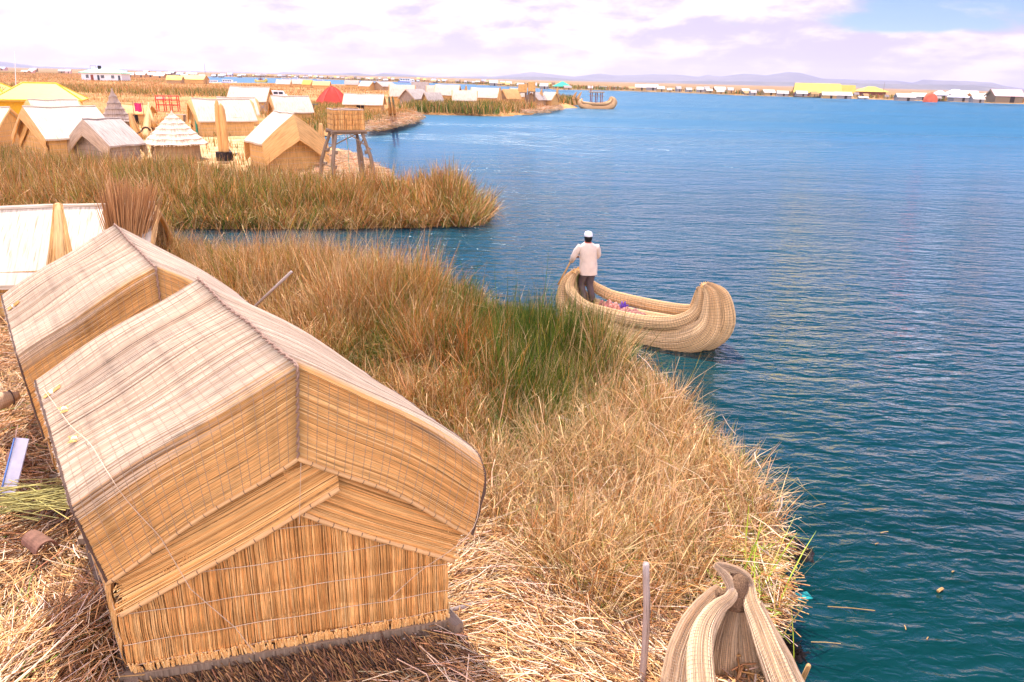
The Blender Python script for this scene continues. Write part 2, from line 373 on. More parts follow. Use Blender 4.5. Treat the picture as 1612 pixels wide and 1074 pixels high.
L2px = [(-700, 322), (-300, 338), (0, 350), (250, 360), (500, 361), (740, 357), (766, 350), (768, 335), (745, 318), (700, 303), (650, 293), (612, 286), (606, 272), (585, 262), (560, 245),
        (530, 238), (508, 236), (503, 213), (540, 211), (590, 208), (640, 198), (664, 189), (655, 184), (650, 180.5), (700, 181), (780, 184), (832, 180), (850, 178), (885, 172), (912, 169),
        (905, 163), (850, 154.5), (780, 148), (700, 141), (600, 136), (480, 133.5), (400, 133), (320, 132.5), (300, 122), (100, 115), (-300, 106), (-900, 92)]
L2 = poly_at(L2px)
def h2(x, y): return .38+.06*vnoise(x, y, .5, 2)
def h2b(x, y): return .38+.06*vnoise(x, y, .5, 2)+np.clip((y-75)/30, 0, 1)*(.25+.15*vnoise(x, y, .08, 3))
M['island'] = land_mat('trodden_reed_litter', [(.05, .026, .012), (.20, .11, .045), (.40, .23, .10)], 1.4, 16.)
M['sandlitter'] = land_mat('pale_reed_litter', [(.26, .14, .055), (.56, .34, .15), (.74, .54, .32)], .9, 9.)
M['marsh'] = land_mat('reed_marsh', [(.20, .11, .035), (.48, .24, .085), (.60, .33, .13)], .05, 1.1, .8, .4)
M['farland'] = land_mat('far_reed_beds', [(.12, .085, .03), (.30, .17, .065), (.46, .25, .10)], .008, .08, .5, 1.)
land('island_ground', L1, (-26, 4.6, -3, 20.6), .16, h1, M['island'], .45)
land('village_ground', L2, (-110, 4, 23, 70), .6, h2, M['sandlitter'], .9)
land('marsh_ground', L2, (-700, 50, 70, 720), 3.2, h2b, M['marsh'], 1.4)
FAR = poly_at([(-900, 95), (-300, 108.5), (100, 117.5), (300, 122.5), (330, 120.5), (480, 124), (620, 129), (740, 133), (870, 141), (1020, 144.5), (1180, 151), (1340, 155.5), (1410, 158), (1612, 164.5), (2000, 181), (2600, 206)])
FARP = np.vstack([FAR, [(2600, 400), (3500, 4200), (-4500, 4200), (-4000, 900)]])
land('far_ground', FARP, (-2600, 2400, 150, 4200), 18., lambda x, y: .9+.4*vnoise(x, y, .02, 4), M['farland'], 9., -1.)

# ---------------- setting: hills in the haze ----------------
SKY = [(-600, 97), (-200, 95), (0, 97), (60, 105), (260, 112), (430, 117), (447, 114), (480, 115.5), (534, 116), (561, 115), (585, 119), (603, 115), (640, 118), (678, 121), (702, 121), (777, 121), (794, 119), (838, 114), (885, 119), (905, 121),
       (942, 116.5), (966, 119), (994, 119), (1028, 118), (1073, 119), (1099, 121.5), (1114, 118.3), (1132, 121), (1166, 116.5), (1180, 117), (1207, 119), (1242, 113.5), (1260, 115), (1295, 124), (1346, 126),
       (1410, 127.5), (1437, 131), (1453, 126), (1488, 127.7), (1528, 129), (1560, 130), (1582, 136), (1612, 140), (1700, 143), (2200, 152)]
def hills(name, D0, D1, prof, seed, mat):
    az = []; hh = []
    for x, y in prof:
        d = ray(x, y); az.append(math.atan2(d[0], d[1])); hh.append(d[2]/math.hypot(d[0], d[1]))
    A = np.linspace(az[0], az[-1], 500); Hh = np.interp(A, az, hh); nd_ = 26; V = []
    for i, a in enumerate(A):
        for j in range(nd_+1):
            t = j/nd_; D = D0+(D1-D0)*t; x = D*math.sin(a); y = D*math.cos(a)
            top = max(Hh[i]*(D0+(D1-D0)*.6)+CAM_H+1, 2.)
            s = math.sin(min(t/.6, 1)*math.pi/2)**1.5 if t < .6 else 1-.5*(t-.6)/.4
            nz = 1+.20*float(vnoise(np.array([x]), np.array([y]), .004, seed)[0])*(1 if abs(t-.6) > .03 else .2)*min(1, 3*(1-s)+.25)
            V.append((x, y, -8+(top+8)*s*nz+2.5*float(vnoise(np.array([x]), np.array([y]), .03, seed+1)[0])))
    n2 = nd_+1; I = np.arange(500*n2).reshape(500, n2)
    Fq = np.stack([I[:-1, :-1], I[1:, :-1], I[1:, 1:], I[:-1, 1:]], -1).reshape(-1, 4)
    tag(mesh_obj(name, np.array(V), Fq, mat, smooth=True), kind='structure')
M['hill'] = land_mat('bare_hillside', [(.07, .07, .07), (.13, .12, .10), (.20, .17, .13)], .0012, .006, .6, 6.)
hills('hills', 6800, 9000, SKY, 21, M['hill'])
low = [(500, 122), (520, 118), (545, 116.5), (561, 115.8), (590, 118.5), (603, 116.5), (625, 119), (650, 120), (690, 123), (760, 124), (800, 123), (838, 121), (860, 122), (905, 126), (940, 127), (1010, 128), (1180, 129), (1250, 130), (1450, 134), (1530, 134.5), (1600, 142), (1700, 146)]
hills('foothills', 4700, 5600, low, 31, M['hill'])

# ---------------- the air: closed box of even, thin haze ----------------
def haze():
    mb = MB(); x0, x1, y0, y1, z0, z1 = -9500, 9500, -300, 12000, -12, 250
    mb.quad((x0, y0, z0), (x0, y1, z0), (x1, y1, z0), (x1, y0, z0)); mb.quad((x0, y0, z1), (x1, y0, z1), (x1, y1, z1), (x0, y1, z1))
    mb.quad((x0, y0, z0), (x1, y0, z0), (x1, y0, z1), (x0, y0, z1)); mb.quad((x0, y1, z0), (x0, y1, z1), (x1, y1, z1), (x1, y1, z0))
    mb.quad((x0, y0, z0), (x0, y0, z1), (x0, y1, z1), (x0, y1, z0)); mb.quad((x1, y0, z0), (x1, y1, z0), (x1, y1, z1), (x1, y0, z1))
    mt = bpy.data.materials.new('haze'); mt.use_nodes = True; nt = mt.node_tree; nt.nodes.remove(nt.nodes['Principled BSDF'])
    v = nt.nodes.new('ShaderNodeVolumePrincipled'); v.inputs['Color'].default_value = (.80, .74, .98, 1); v.inputs['Density'].default_value = HAZE; v.inputs['Anisotropy'].default_value = .3
    nt.links.new(v.outputs[0], nt.nodes['Material Output'].inputs['Volume'])
    o = mb.build('haze', mt); tag(o, kind='stuff'); 
HAZE = 1.0e-4
haze()
# ---------------- standing reeds and straw ----------------
def blades(name, root, H, lean, az, curve, wid, colr, mat, kink=None, nseg=4, taper=(1, 1, .9, .7, .12), face=None):
    N = len(root); pos = root.copy().astype(float); th = lean.copy(); a = az.copy()
    fa = rng.uniform(0, math.pi, N) if face is None else face
    wx, wy = np.cos(fa), np.sin(fa); V = np.zeros((N, nseg+1, 2, 3), np.float32)
    for i in range(nseg+1):
        wi = wid*taper[i]*.5
        V[:, i, 0] = pos; V[:, i, 1] = pos
        V[:, i, 0, 0] -= wx*wi; V[:, i, 0, 1] -= wy*wi; V[:, i, 1, 0] += wx*wi; V[:, i, 1, 1] += wy*wi
        if i < nseg:
            s = H/nseg; pos[:, 0] += s*np.sin(th)*np.cos(a); pos[:, 1] += s*np.sin(th)*np.sin(a); pos[:, 2] += s*np.cos(th)
            th = th+curve/nseg
            if kink is not None: th = th+np.where(kink[0] == i+1, kink[1], 0)
    V[:, :, :, 2] = np.maximum(V[:, :, :, 2], -.1)
    base = (np.arange(N)*(nseg+1)*2)[:, None, None]; k = np.arange(nseg)[None, :, None]*2
    Fq = (base+k+np.array([0, 1, 3, 2])[None, None, :]).reshape(-1, 4)
    C = np.repeat(colr, (nseg+1)*2, axis=0)
    return mesh_obj(name, V.reshape(-1, 3), Fq, mat, colr=C)
def scatter(poly, n, margin=0., dens=None):
    lo = poly.min(0); hi = poly.max(0); out = []
    while sum(len(o) for o in out) < n:
        p = rng.uniform(lo, hi, (n*2, 2)); ok = inside(p[:, 0], p[:, 1], poly)
        if dens is not None: ok &= rng.uniform(0, 1, len(p)) < dens(p[:, 0], p[:, 1])
        out.append(p[ok])
        if len(out) > 60: break
    p = np.vstack(out)[:n]; return p
TAN = np.array([.54, .275, .09]); PALEC = np.array([.74, .49, .24]); RUST = np.array([.46, .17, .04]); GRN = np.array([.085, .145, .016]); OLV = np.array([.30, .24, .04])
def blobs(x, y, L):
    v = np.zeros(len(x))
    for bx, by, rx, ry, a in L: v = np.maximum(v, a*np.exp(-((x-bx)/rx)**2-((y-by)/ry)**2))
    return v
def pick(N, wts):
    """wts: list of (colour, weight array)"""
    W = np.stack([np.broadcast_to(w_, (N,)) for c, w_ in wts], 1); W = W/W.sum(1, keepdims=True); cu = W.cumsum(1); r = rng.uniform(0, 1, (N, 1)); k = (r > cu).sum(1).clip(0, len(wts)-1)
    C = np.array([c for c, w_ in wts])[k]; return C*rng.uniform(.55, 1.28, (N, 1))*(1+rng.normal(0, .05, (N, 3)))
def clump(p, n_c, sig):
    """pull points into clumps"""
    global CK
    c = p[rng.integers(0, len(p), n_c)]; k = rng.integers(0, n_c, len(p)); m_ = rng.uniform(0, 1, len(p)) < .72
    q = p.copy(); q[m_] = c[k[m_]]+rng.normal(0, sig, (m_.sum(), 2)); k[~m_] = n_c; CK = k; return q

# near bed: everything on the island that grows between the huts and the water
BED = np.array([(-12, 19.4), (-9, 19.5), (-5, 19.0), (-2.6, 18.1), (-1.0, 16.4), (.1, 15.55), (1.2, 14.65), (2.0, 13.7), (2.3, 12.6), *EDGE[:5], *[tuple(q) for q in poly_at([(1180, 870), (1150, 890), (1100, 930), (1050, 985), (1005, 1008), (940, 985), (870, 950), (815, 905), (775, 850)], .3)], (-.35, 7.9), (-.6, 8.7), (-.9, 9.5), (-2.2, 10.8), (-3.6, 12.3), (-5.1, 14.2), (-7.2, 15.8), (-8.2, 17.2), (-12, 17.6)])
def tallness(x, y):
    t = blobs(x, y, [(-5.0, 16.2, 3.6, 2.2, 1.0), (-2.6, 14.6, 2.4, 2.2, 1.05), (-1.3, 12.6, 1.3, 1.6, .8), (.6, 12.9, 1.4, 1.5, .90), (1.6, 12.3, .8, 1.3, .80), (.1, 11.3, 1.3, 1.5, .70), (-9, 18, 3, 2, .8)])
    t = np.maximum(t, .46+.09*vnoise(x, y, 1.4, 8))
    return np.where((x > -.7) & (y > 11.4), np.minimum(t, np.interp(y, [11.4, 12.6, 13.4, 14.2, 15.5], [1.0, .78, .54, .42, .36])), t)
def near_bed():
    N = 135000; p = clump(scatter(BED, N), 1900, .11); N = len(p); x, y = p[:, 0], p[:, 1]
    ok = inside(x, y, L1) & ((vnoise(x, y, 2.6, 41)+.5*vnoise(x, y, 7., 42) > -.50) | (rng.uniform(0, 1, len(x)) < .12)); p = p[ok]; ck = CK[ok]; N = len(p); x, y = p[:, 0], p[:, 1]
    T = tallness(x, y); Hh = 1.78*T*rng.uniform(.6, 1.12, N)+.08
    g = blobs(x, y, [(.4, 12.5, 1.3, 1.9, 1.15), (-.2, 14.6, 1.2, 1.0, 1.05), (.3, 10.7, .85, 1.4, 1.), (.9, 13.6, .9, .8, .9), (-.75, 14.9, .8, .8, .8), (1.1, 11.5, .6, .9, .7), (3.35, 9.2, .35, 1.2, .45), (-2.4, 12.6, .6, .7, .55)])
    ru = blobs(x, y, [(-1.1, 12.4, .7, 1.4, .9), (-.7, 10.6, .6, 1.3, .8), (.95, 14.3, .5, .5, .95), (-1.4, 14.6, .6, .8, .6), (-3.4, 13.2, 1.3, 1., .4)])
    pl = blobs(x, y, [(1.85, 12.9, .5, 1.2, 1.), (1.6, 8.3, 1.9, 2.4, 1.8), (-4.3, 14.2, 1.2, 1.2, .5), (-2.6, 16.4, 2.2, .8, .5), (2.4, 9.6, .9, 1.6, .6)])
    C = pick(N, [(TAN, .8*(1-g)), (PALEC, .5+1.6*pl-.35*g), (RUST, .10+1.7*ru), (GRN, .06+2.8*g), (OLV, .34+.6*g)])
    cl = rng.normal(0, .14, 1901); ca = rng.uniform(-3.14, 3.14, 1901); chh = rng.uniform(.72, 1.18, 1901); cl[-1] = 0; Hh = Hh*chh[ck]*np.where(rng.uniform(0, 1, N) < .035, 1.4, 1.); C = C*rng.uniform(.75, 1.2, 1901)[ck][:, None]
    wild = np.clip(1-T*1.25, 0, 1)                              # short growth on the right is matted and bent about
    lean = np.abs(rng.normal(.12, .12, N))+wild*rng.uniform(0, .7, N)+np.abs(cl[ck])
    az = np.where(rng.uniform(0, 1, N) < .6, ca[ck]+rng.normal(0, .5, N), rng.uniform(-3.14, 3.14, N))
    curve = rng.normal(.35, .3, N)+wild*rng.normal(.5, .7, N); curve[g > .5] *= .3; lean[g > .5] *= .5
    kk = rng.integers(1, 4, N); ka = np.where(rng.uniform(0, 1, N) < .30+.4*wild, rng.uniform(.6, 1.9, N), 0.); ka[g > .5] *= .3
    z = h1(x, y)-.06
    o = blades('reed_bed', np.stack([x, y, z], 1), Hh, lean, az, curve, rng.uniform(.006, .0125, N)*(1+.03*(y-8).clip(0, 12)), C, M['grass'], kink=(kk, ka))
    tag(o, 'tall tan, rust and green reeds growing between the near huts and the lake', 'reeds', kind='stuff')
near_bed()

# reed belt in front of the village
BELT = poly_at([(-260, 341), (0, 354), (250, 364), (500, 365), (740, 361), (770, 353), (770, 335), (746, 330), (700, 322), (650, 326), (600, 326), (520, 318), (440, 306), (350, 302), (230, 292), (120, 286), (30, 274), (-60, 264), (-260, 255)], .1)
def belt():
    N = 100000; p = clump(scatter(BELT, N), 2300, .17); ok = sdist(p[:, 0], p[:, 1], L2) > -.35; p = p[ok]; ck = CK[ok]; N = len(p); x, y = p[:, 0], p[:, 1]
    d = sdist(x, y, L2)
    Hh = (1.55+.28*vnoise(x, y, .5, 11))*rng.uniform(.6, 1.1, N)*np.where(x > -3, 1.18, 1.)*np.clip(.62+d*.25, .6, 1)
    g = np.clip(vnoise(x, y, .35, 12)*.9+.05, 0, 1)+blobs(x, y, [(-17, 40, 7, 3, .8), (-27, 40, 3, 3, .6), (-1.5, 30, 1.2, 3, .35)])
    C = pick(N, [(TAN, 1.), (PALEC, .42), (RUST, .45), (GRN, .18+1.0*g), (OLV, .50+.6*g)])
    Hh = Hh*rng.uniform(.7, 1.2, 2301)[ck]; C = C*rng.uniform(.72, 1.2, 2301)[ck][:, None]; lean = np.abs(rng.normal(.10, .12, N))+np.abs(rng.normal(0, .12, 2301))[ck]; az = rng.uniform(-3.14, 3.14, 2301)[ck]+rng.normal(0, .8, N); low = d < .8; lean[low] += rng.uniform(0, .7, low.sum())
    kk = rng.integers(2, 4, N); ka = np.where(rng.uniform(0, 1, N) < .18, rng.uniform(.5, 1.6, N), 0.)
    o = blades('reed_belt', np.stack([x, y, np.full(N, .05)], 1), Hh+.15, lean, az, rng.normal(.3, .3, N), rng.uniform(.018, .032, N), C, M['grass'], kink=(kk, ka))
    tag(o, 'long belt of tan and olive reeds along the channel in front of the village', 'reeds', kind='stuff')
belt()

def patch(name, label, poly, N, h, wid, gfun=.3, z=.3, pal=.3, rust=.2, nclump=0, sig=.5, land_=None):
    p = scatter(poly, N)
    if nclump: p = clump(p, nclump, sig)
    if land_ is not None: p = p[inside(p[:, 0], p[:, 1], land_)]
    N = len(p); x, y = p[:, 0], p[:, 1]; g = gfun(x, y) if callable(gfun) else np.full(N, gfun)
    C = pick(N, [(TAN, 1.), (PALEC, pal), (RUST, rust), (GRN, g), (OLV, .2+.6*g)])
    o = blades(name, np.stack([x, y, np.full(N, z)], 1), h*rng.uniform(.55, 1.15, N), np.abs(rng.normal(.12, .15, N)), rng.uniform(-3.14, 3.14, N), rng.normal(.3, .3, N), wid*rng.uniform(.7, 1.3, N), C, M['grass'], nseg=3, taper=(1, 1, .7, .15))
    return tag(o, label, 'reeds', kind='stuff')
gn = lambda s, k, b: (lambda x, y: np.clip(vnoise(x, y, s, k)*1.5+b, 0, 3))
# reeds among and behind the village huts
patch('village_reeds', 'green and tan reeds between the village huts', poly_at([(-200, 262), (100, 262), (340, 268), (505, 280), (500, 250), (512, 236), (504, 215), (470, 200), (420, 205), (330, 215), (330, 170), (280, 160), (250, 152), (120, 140), (-200, 130)], .3), 26000, .62, .05, gn(.3, 5, .4), .3, nclump=2500, sig=.4, land_=L2)
patch('inlet_reeds', 'olive reeds along the inlet behind the watchtower', poly_at([(470, 205), (505, 214), (540, 210), (592, 206), (600, 196), (660, 180), (640, 176), (600, 178), (540, 170), (480, 165), (430, 160), (400, 180)], .3), 15000, 1.0, .06, gn(.2, 6, .7), .3, nclump=900, sig=.6, land_=L2)
patch('marsh_reeds', 'broad brown reed marsh stretching behind the village', poly_at([(-250, 150), (60, 146), (130, 152), (300, 158), (420, 150), (500, 158), (600, 168), (640, 150), (600, 138), (480, 134.5), (330, 133.5), (300, 123), (100, 116), (-250, 108)], .3), 90000, .75, .11, gn(.03, 7, -.05), .5, pal=.25, rust=.35, nclump=9000, sig=1.2, land_=L2)
patch('marsh_edge_reeds', 'green fringe of taller reeds at the near edge of the marsh', poly_at([(-150, 152), (0, 149), (100, 149), (220, 152), (330, 156), (430, 158), (430, 150), (330, 146), (200, 141), (60, 139), (-150, 140)], .3), 15000, 1.5, .09, gn(.06, 8, 1.0), .4, nclump=1500, sig=.8, land_=L2)
patch('spit_reeds', 'dark green and tan reed clumps on the shore of the middle huts', poly_at([(655, 182), (690, 182), (700, 181.5), (760, 184), (782, 185), (828, 181), (822, 172), (770, 168), (700, 166), (650, 168)], .1), 15000, 1.6, .10, gn(.12, 9, .9), .3, nclump=50, sig=1.5, land_=L2)
patch('point_reeds', 'low green reeds on the point beside the canopied boat', poly_at([(840, 172), (880, 166), (912, 168), (908, 162), (870, 158), (838, 160)], .1), 3500, 1.7, .16, 1.2, .3, nclump=50, sig=1.5, land_=L2)
fr = []
for i in range(len(FAR)-1):
    a, b = FAR[i], FAR[i+1]; fr.append((a, b))
def far_fringe():
    P = []
    for a, b in fr[4:-1]:
        L = np.linalg.norm(b-a); n_ = int(L*12); t = rng.uniform(0, 1, n_); off = rng.exponential(18, n_)+2; d = (b-a)/L; nrm = np.array([-d[1], d[0]])
        P.append(a+np.outer(t, b-a)+nrm*off[:, None])
    p = np.vstack(P); p = p[rng.permutation(len(p))[:75000]]; dens = vnoise(p[:, 0], p[:, 1], .03, 15)+rng.normal(0, .3, len(p)) > 0; p = p[dens]; N = len(p)
    g = np.clip(vnoise(p[:, 0], p[:, 1], .02, 16)+.4, 0, 2)
    C = pick(N, [(TAN*.8, .8), (RUST*.8, .5), (GRN, g+.3), (OLV, .6+.5*g)])
    o = blades('far_shore_reeds', np.stack([p[:, 0], p[:, 1], np.full(N, .5)], 1), 1.9*rng.uniform(.4, 1.2, N), np.abs(rng.normal(.1, .1, N)), rng.uniform(-3, 3, N), rng.normal(.2, .2, N), rng.uniform(.3, .7, N), C, M['grass'], nseg=2, taper=(1, .9, .3), face=rng.normal(0, .5, N))
    tag(o, 'reed fringe along the far shore of the lagoon', 'reeds', kind='stuff')
far_fringe()

def straw(name, label, p, z, L, r, colr, az, tilt, mat=None, bend=.0, parent=None, origin=(0, 0, 0)):
    """lying stems: bent three-sided rods"""
    N = len(p); nseg = 2; V = np.zeros((N, nseg+1, 3, 3), np.float32)
    d = np.stack([np.cos(az)*np.cos(tilt), np.sin(az)*np.cos(tilt), np.sin(tilt)], 1); s = np.stack([-np.sin(az), np.cos(az), 0*az], 1); up = np.cross(d, s); up *= np.sign(up[:, 2:3]+1e-9)
    base = np.column_stack([p, z]); bd = rng.normal(0, bend, N)
    for i in range(nseg+1):
        t = i/nseg-.5; c = base+d*(L*t)[:, None]+s*(bd*L*(.25-t*t))[:, None]+up*((.25-t*t)*L*.12)[:, None]
        for k in range(3):
            a = 2*math.pi*k/3+.5; V[:, i, k] = c+(s*math.cos(a)+up*math.sin(a))*r[:, None]
    b0 = (np.arange(N)*(nseg+1)*3)[:, None, None]; Fc = []
    for i in range(nseg):
        for k in range(3): Fc.append([i*3+k, i*3+(k+1) % 3, (i+1)*3+(k+1) % 3, (i+1)*3+k])
    Fq = (b0+np.array(Fc)[None]).reshape(-1, 4); C = np.repeat(colr, (nseg+1)*3, axis=0)
    o = mesh_obj(name, V.reshape(-1, 3), Fq, mat or M['straw'], parent, origin, colr=C)
    if label: tag(o, label, 'straw', kind='stuff')
    return o
STR = np.array([.68, .36, .145]); STP = np.array([.85, .62, .41]); STD = np.array([.26, .12, .045])
def near_straw():
    # pale litter right of the hut
    A = np.array([(-.7, 5.0), (-.5, 6.2), (-.7, 7.4), (-1.1, 9.0), (-.7, 9.4), (.1, 8.6), (.6, 7.7), (.9, 6.6), (1.3, 6.2), (1.9, 5.9), (1.9, 5.3), (1.25, 4.6), (1.05, 3.2), (-3.0, 3.2), (-3.3, 4.2)])
    N = 26000; p = scatter(A, N); x, y = p.T; az = vnoise(x, y, 1.3, 31)*1.8+rng.normal(0, .45, N)+.3
    C = pick(N, [(STR, 1.), (STP, .9), (STD, .18+.9*((x < -.6) & (y < 5.0)))])
    straw('straw_litter', 'pale cut reeds strewn over the ground right of the near hut', p, h1(x, y)+rng.exponential(.035, N)+.01, rng.uniform(.15, .75, N), rng.uniform(.003, .0065, N), C, az, rng.normal(0, .10, N), bend=.35)
    # left heap
    B = np.array([(-3.1, 4.4), (-3.0, 3.2), (-6.5, 3.2), (-9, 7.5), (-11, 14.5), (-8.5, 14.3), (-6.6, 9.6), (-5.0, 7.6), (-3.6, 5.6)])
    N = 42000; p = scatter(B, N); x, y = p.T; az = vnoise(x, y, 1.6, 33)*2.2+rng.normal(0, .4, N)-1.2
    C = pick(N, [(STR, 1.), (STP, .55), (STD, .45), (GRN*1.8, .04)])
    straw('straw_heap', 'golden and brown straw heaped up left of the near hut', p, h1(x, y)+rng.exponential(.05, N)+.01, rng.uniform(.2, .9, N), rng.uniform(.003, .0065, N), C, az, rng.normal(0, .2, N), bend=.45)
    # matted stalks under the reed bed and along the water
    N = 14000; p = scatter(BED[8:24], N); x, y = p.T
    C = pick(N, [(STR, 1.), (STP, .8), (RUST, .35), (OLV, .15)])
    straw('fallen_reeds', 'tangle of fallen reed stalks matted under the right part of the near reeds', p, h1(x, y)+rng.exponential(.10, N), rng.uniform(.2, .6, N), rng.uniform(.002, .004, N), C, rng.uniform(-3.14, 3.14, N), rng.normal(.1, .4, N), bend=.4)
    # stalks slumping into the lake beside the moored prow
    E = np.array([tuple(q) for q in poly_at([(1150, 1040), (1120, 960), (1130, 890), (1200, 850), (1225, 865), (1200, 890), (1222, 920), (1222, 960), (1200, 1010)], .25)])
    N = 2200; p = scatter(E, N); x, y = p.T
    C = pick(N, [(STR, 1.), (STP, .9), (np.array([.38, .42, .05]), .35), (RUST, .25)])
    straw('bank_reeds', 'yellow and straw stalks slumping into the lake beside the moored prow', p, h1(x, y)*.9+rng.exponential(.06, N), rng.uniform(.25, .8, N), rng.uniform(.003, .007, N), C, rng.normal(-1.1, .7, N), rng.normal(.08, .25, N), bend=.3)
    # village straw banks
    Bk = poly_at([(520, 240), (560, 245), (585, 262), (606, 273), (612, 286), (560, 292), (480, 290), (505, 262)], .38)
    N = 12000; p = scatter(Bk, N); x, y = p.T
    straw('bank_straw', 'bright straw bank spread under the watchtower', p, h2(x, y)+rng.exponential(.05, N), rng.uniform(.4, 1.3, N), rng.uniform(.006, .012, N), pick(N, [(STP, 1.4), (STR, .6), (STD, .05)]), rng.uniform(-3, 3, N), rng.normal(0, .1, N))
    Bk = poly_at([(578, 208), (600, 207), (640, 198), (664, 189), (658, 182), (620, 184), (585, 192)], .38)
    N = 8000; p = scatter(Bk, N); x, y = p.T
    straw('spit_straw', 'strip of cut straw edging the spit behind the watchtower', p, h2(x, y)+rng.exponential(.10, N)+.15, rng.uniform(.6, 1.6, N), rng.uniform(.01, .02, N), pick(N, [(STP, 1.), (STR, 1.), (STD, .1)]), rng.uniform(-3, 3, N), rng.normal(0, .1, N))
    Bk = poly_at([(822, 178), (850, 178), (885, 172), (878, 165), (840, 166), (824, 171)], .4)
    N = 3000; p = scatter(Bk, N); x, y = p.T
    straw('point_straw', 'pale straw landing on the point by the middle huts', p, h2(x, y)+rng.exponential(.1, N), rng.uniform(.8, 2., N), rng.uniform(.015, .03, N), pick(N, [(STP, 1.2), (STR, 1.), (STD, .15)]), rng.uniform(-3, 3, N), rng.normal(0, .1, N))
near_straw()
# ---------------- near huts: every mat is sewn from single reeds ----------------
HA = at(205, 1047, .75); HBp = at(703, 968, .75)
EX = (HBp-HA)/np.linalg.norm(HBp-HA); ER = ray(-80, 103); ER[2] = 0; ER /= np.linalg.norm(ER)
def LW(o, u, v, z): 
    u, v, z = np.broadcast_arrays(np.asarray(u, float), np.asarray(v, float), np.asarray(z, float))
    return o+u[..., None]*EX+v[..., None]*ER+(z-.75)[..., None]*np.array([0, 0, 1.])
def reed_mat(mb, P, T, w, cfun, ns=16, raised=.5, jit=.35, ext=(.0, .02), out=+1, seed=0, tangle=.0012):
    """P(s,t)->points (n,3): surface; one reed per t running along s, a raised three-vertex strip each"""
    r = np.random.default_rng(seed); N = int(T/w); ts = (np.arange(N)+.5)/N
    S = np.linspace(0, 1, ns+1); V = []; C = []; UV = []
    for i, t in enumerate(ts):
        wd = w*r.uniform(.8, 1.25); t0 = t+r.normal(0, .10)/N
        s = S*(1+r.normal(0, ext[1])+ext[0]); dt = wd/T*.5
        drift = r.normal(0, jit/N)*np.sin(S*3.1*r.uniform(.5, 1.5)+r.uniform(0, 6))
        a = P(s, np.clip(t0+drift-dt, -.02, 1.02)); b = P(s, np.clip(t0+drift+dt, -.02, 1.02)); m_ = P(s, np.clip(t0+drift, -.02, 1.02))
        nrm = np.cross(np.gradient(m_, axis=0), b-a); nrm /= np.linalg.norm(nrm, axis=1)[:, None]+1e-9
        nrm *= out
        h = wd*raised*r.uniform(.7, 1.5)+r.uniform(0, tangle*3)
        V.append(np.stack([a, m_+nrm*h, b], 1)); c = cfun(s, np.full(ns+1, t), r)
        C.append(np.repeat(c[:, None], 3, 1)); UV.append(np.stack([np.repeat((S*3)[:, None], 3, 1), np.tile(np.array([0, .004, .008])+i*.011, (ns+1, 1))], -1))
    V = np.array(V).reshape(-1, 3); C = np.array(C).reshape(-1, 3); UV = np.array(UV).reshape(-1, 2)
    base = (np.arange(N)*(ns+1)*3)[:, None, None]; k = (np.arange(ns)*3)[None, :, None]
    Fq = np.concatenate([(base+k+np.array(q)[None, None]).reshape(-1, 4) for q in ((0, 1, 4, 3), (1, 2, 5, 4))])
    mb.add(V, Fq, UV, C)
def smooth(a, b, x): t = np.clip((x-a)/(b-a), 0, 1); return t*t*(3-2*t)
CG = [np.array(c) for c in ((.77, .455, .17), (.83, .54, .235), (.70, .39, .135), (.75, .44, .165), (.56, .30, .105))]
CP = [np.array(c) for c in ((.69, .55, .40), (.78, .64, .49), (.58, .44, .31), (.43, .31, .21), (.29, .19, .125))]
def slope_colour(tb, dirt=0., ridge=0., seed_=0.):
    def f(s, t, r):
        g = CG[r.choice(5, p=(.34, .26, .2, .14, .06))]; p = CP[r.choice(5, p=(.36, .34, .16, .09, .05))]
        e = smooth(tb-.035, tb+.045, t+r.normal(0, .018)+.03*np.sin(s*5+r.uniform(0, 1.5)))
        # weathered patches: the binding threads hold dirt in broken bands across the reeds
        band = np.zeros_like(s)
        if dirt:
            T_ = t[0]
            for k in range(1, 10):
                w_ = .5+.5*math.sin(T_*9+k*2.1)*math.sin(T_*4.3-k*1.3+seed_); band += np.exp(-((s-k*.1-.02*math.sin(k*2.+T_*7))/.016)**2)*max(w_, 0)*r.uniform(.5, 1.1)
            blot = np.clip(.5*np.sin(s*5.3+T_*6+seed_)+.5*np.sin(T_*13-s*3)+r.normal(0, .3), 0, 1)*.16
        else: blot = 0*s
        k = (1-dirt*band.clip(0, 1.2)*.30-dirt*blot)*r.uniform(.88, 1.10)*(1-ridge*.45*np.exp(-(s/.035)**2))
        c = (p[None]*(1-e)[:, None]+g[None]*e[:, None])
        # odd lengths of darker reed
        if r.uniform() < .16: a = r.uniform(0, .8); c = np.where(((s > a) & (s < a+r.uniform(.1, .4)))[:, None], c*.62, c)
        return c*np.clip(k, .3, 1.2)[:, None]
    return f
def gold_colour(s, t, r):
    g = CG[r.choice(5, p=(.32, .3, .2, .12, .06))]*r.uniform(.85, 1.12); return np.repeat(g[None], len(s), 0)*(1+.06*np.sin(s*9+r.uniform(0, 6)))[:, None]
M['backing'] = plain('mat_backing', (.42, .22, .08), .9, .3, 30.)

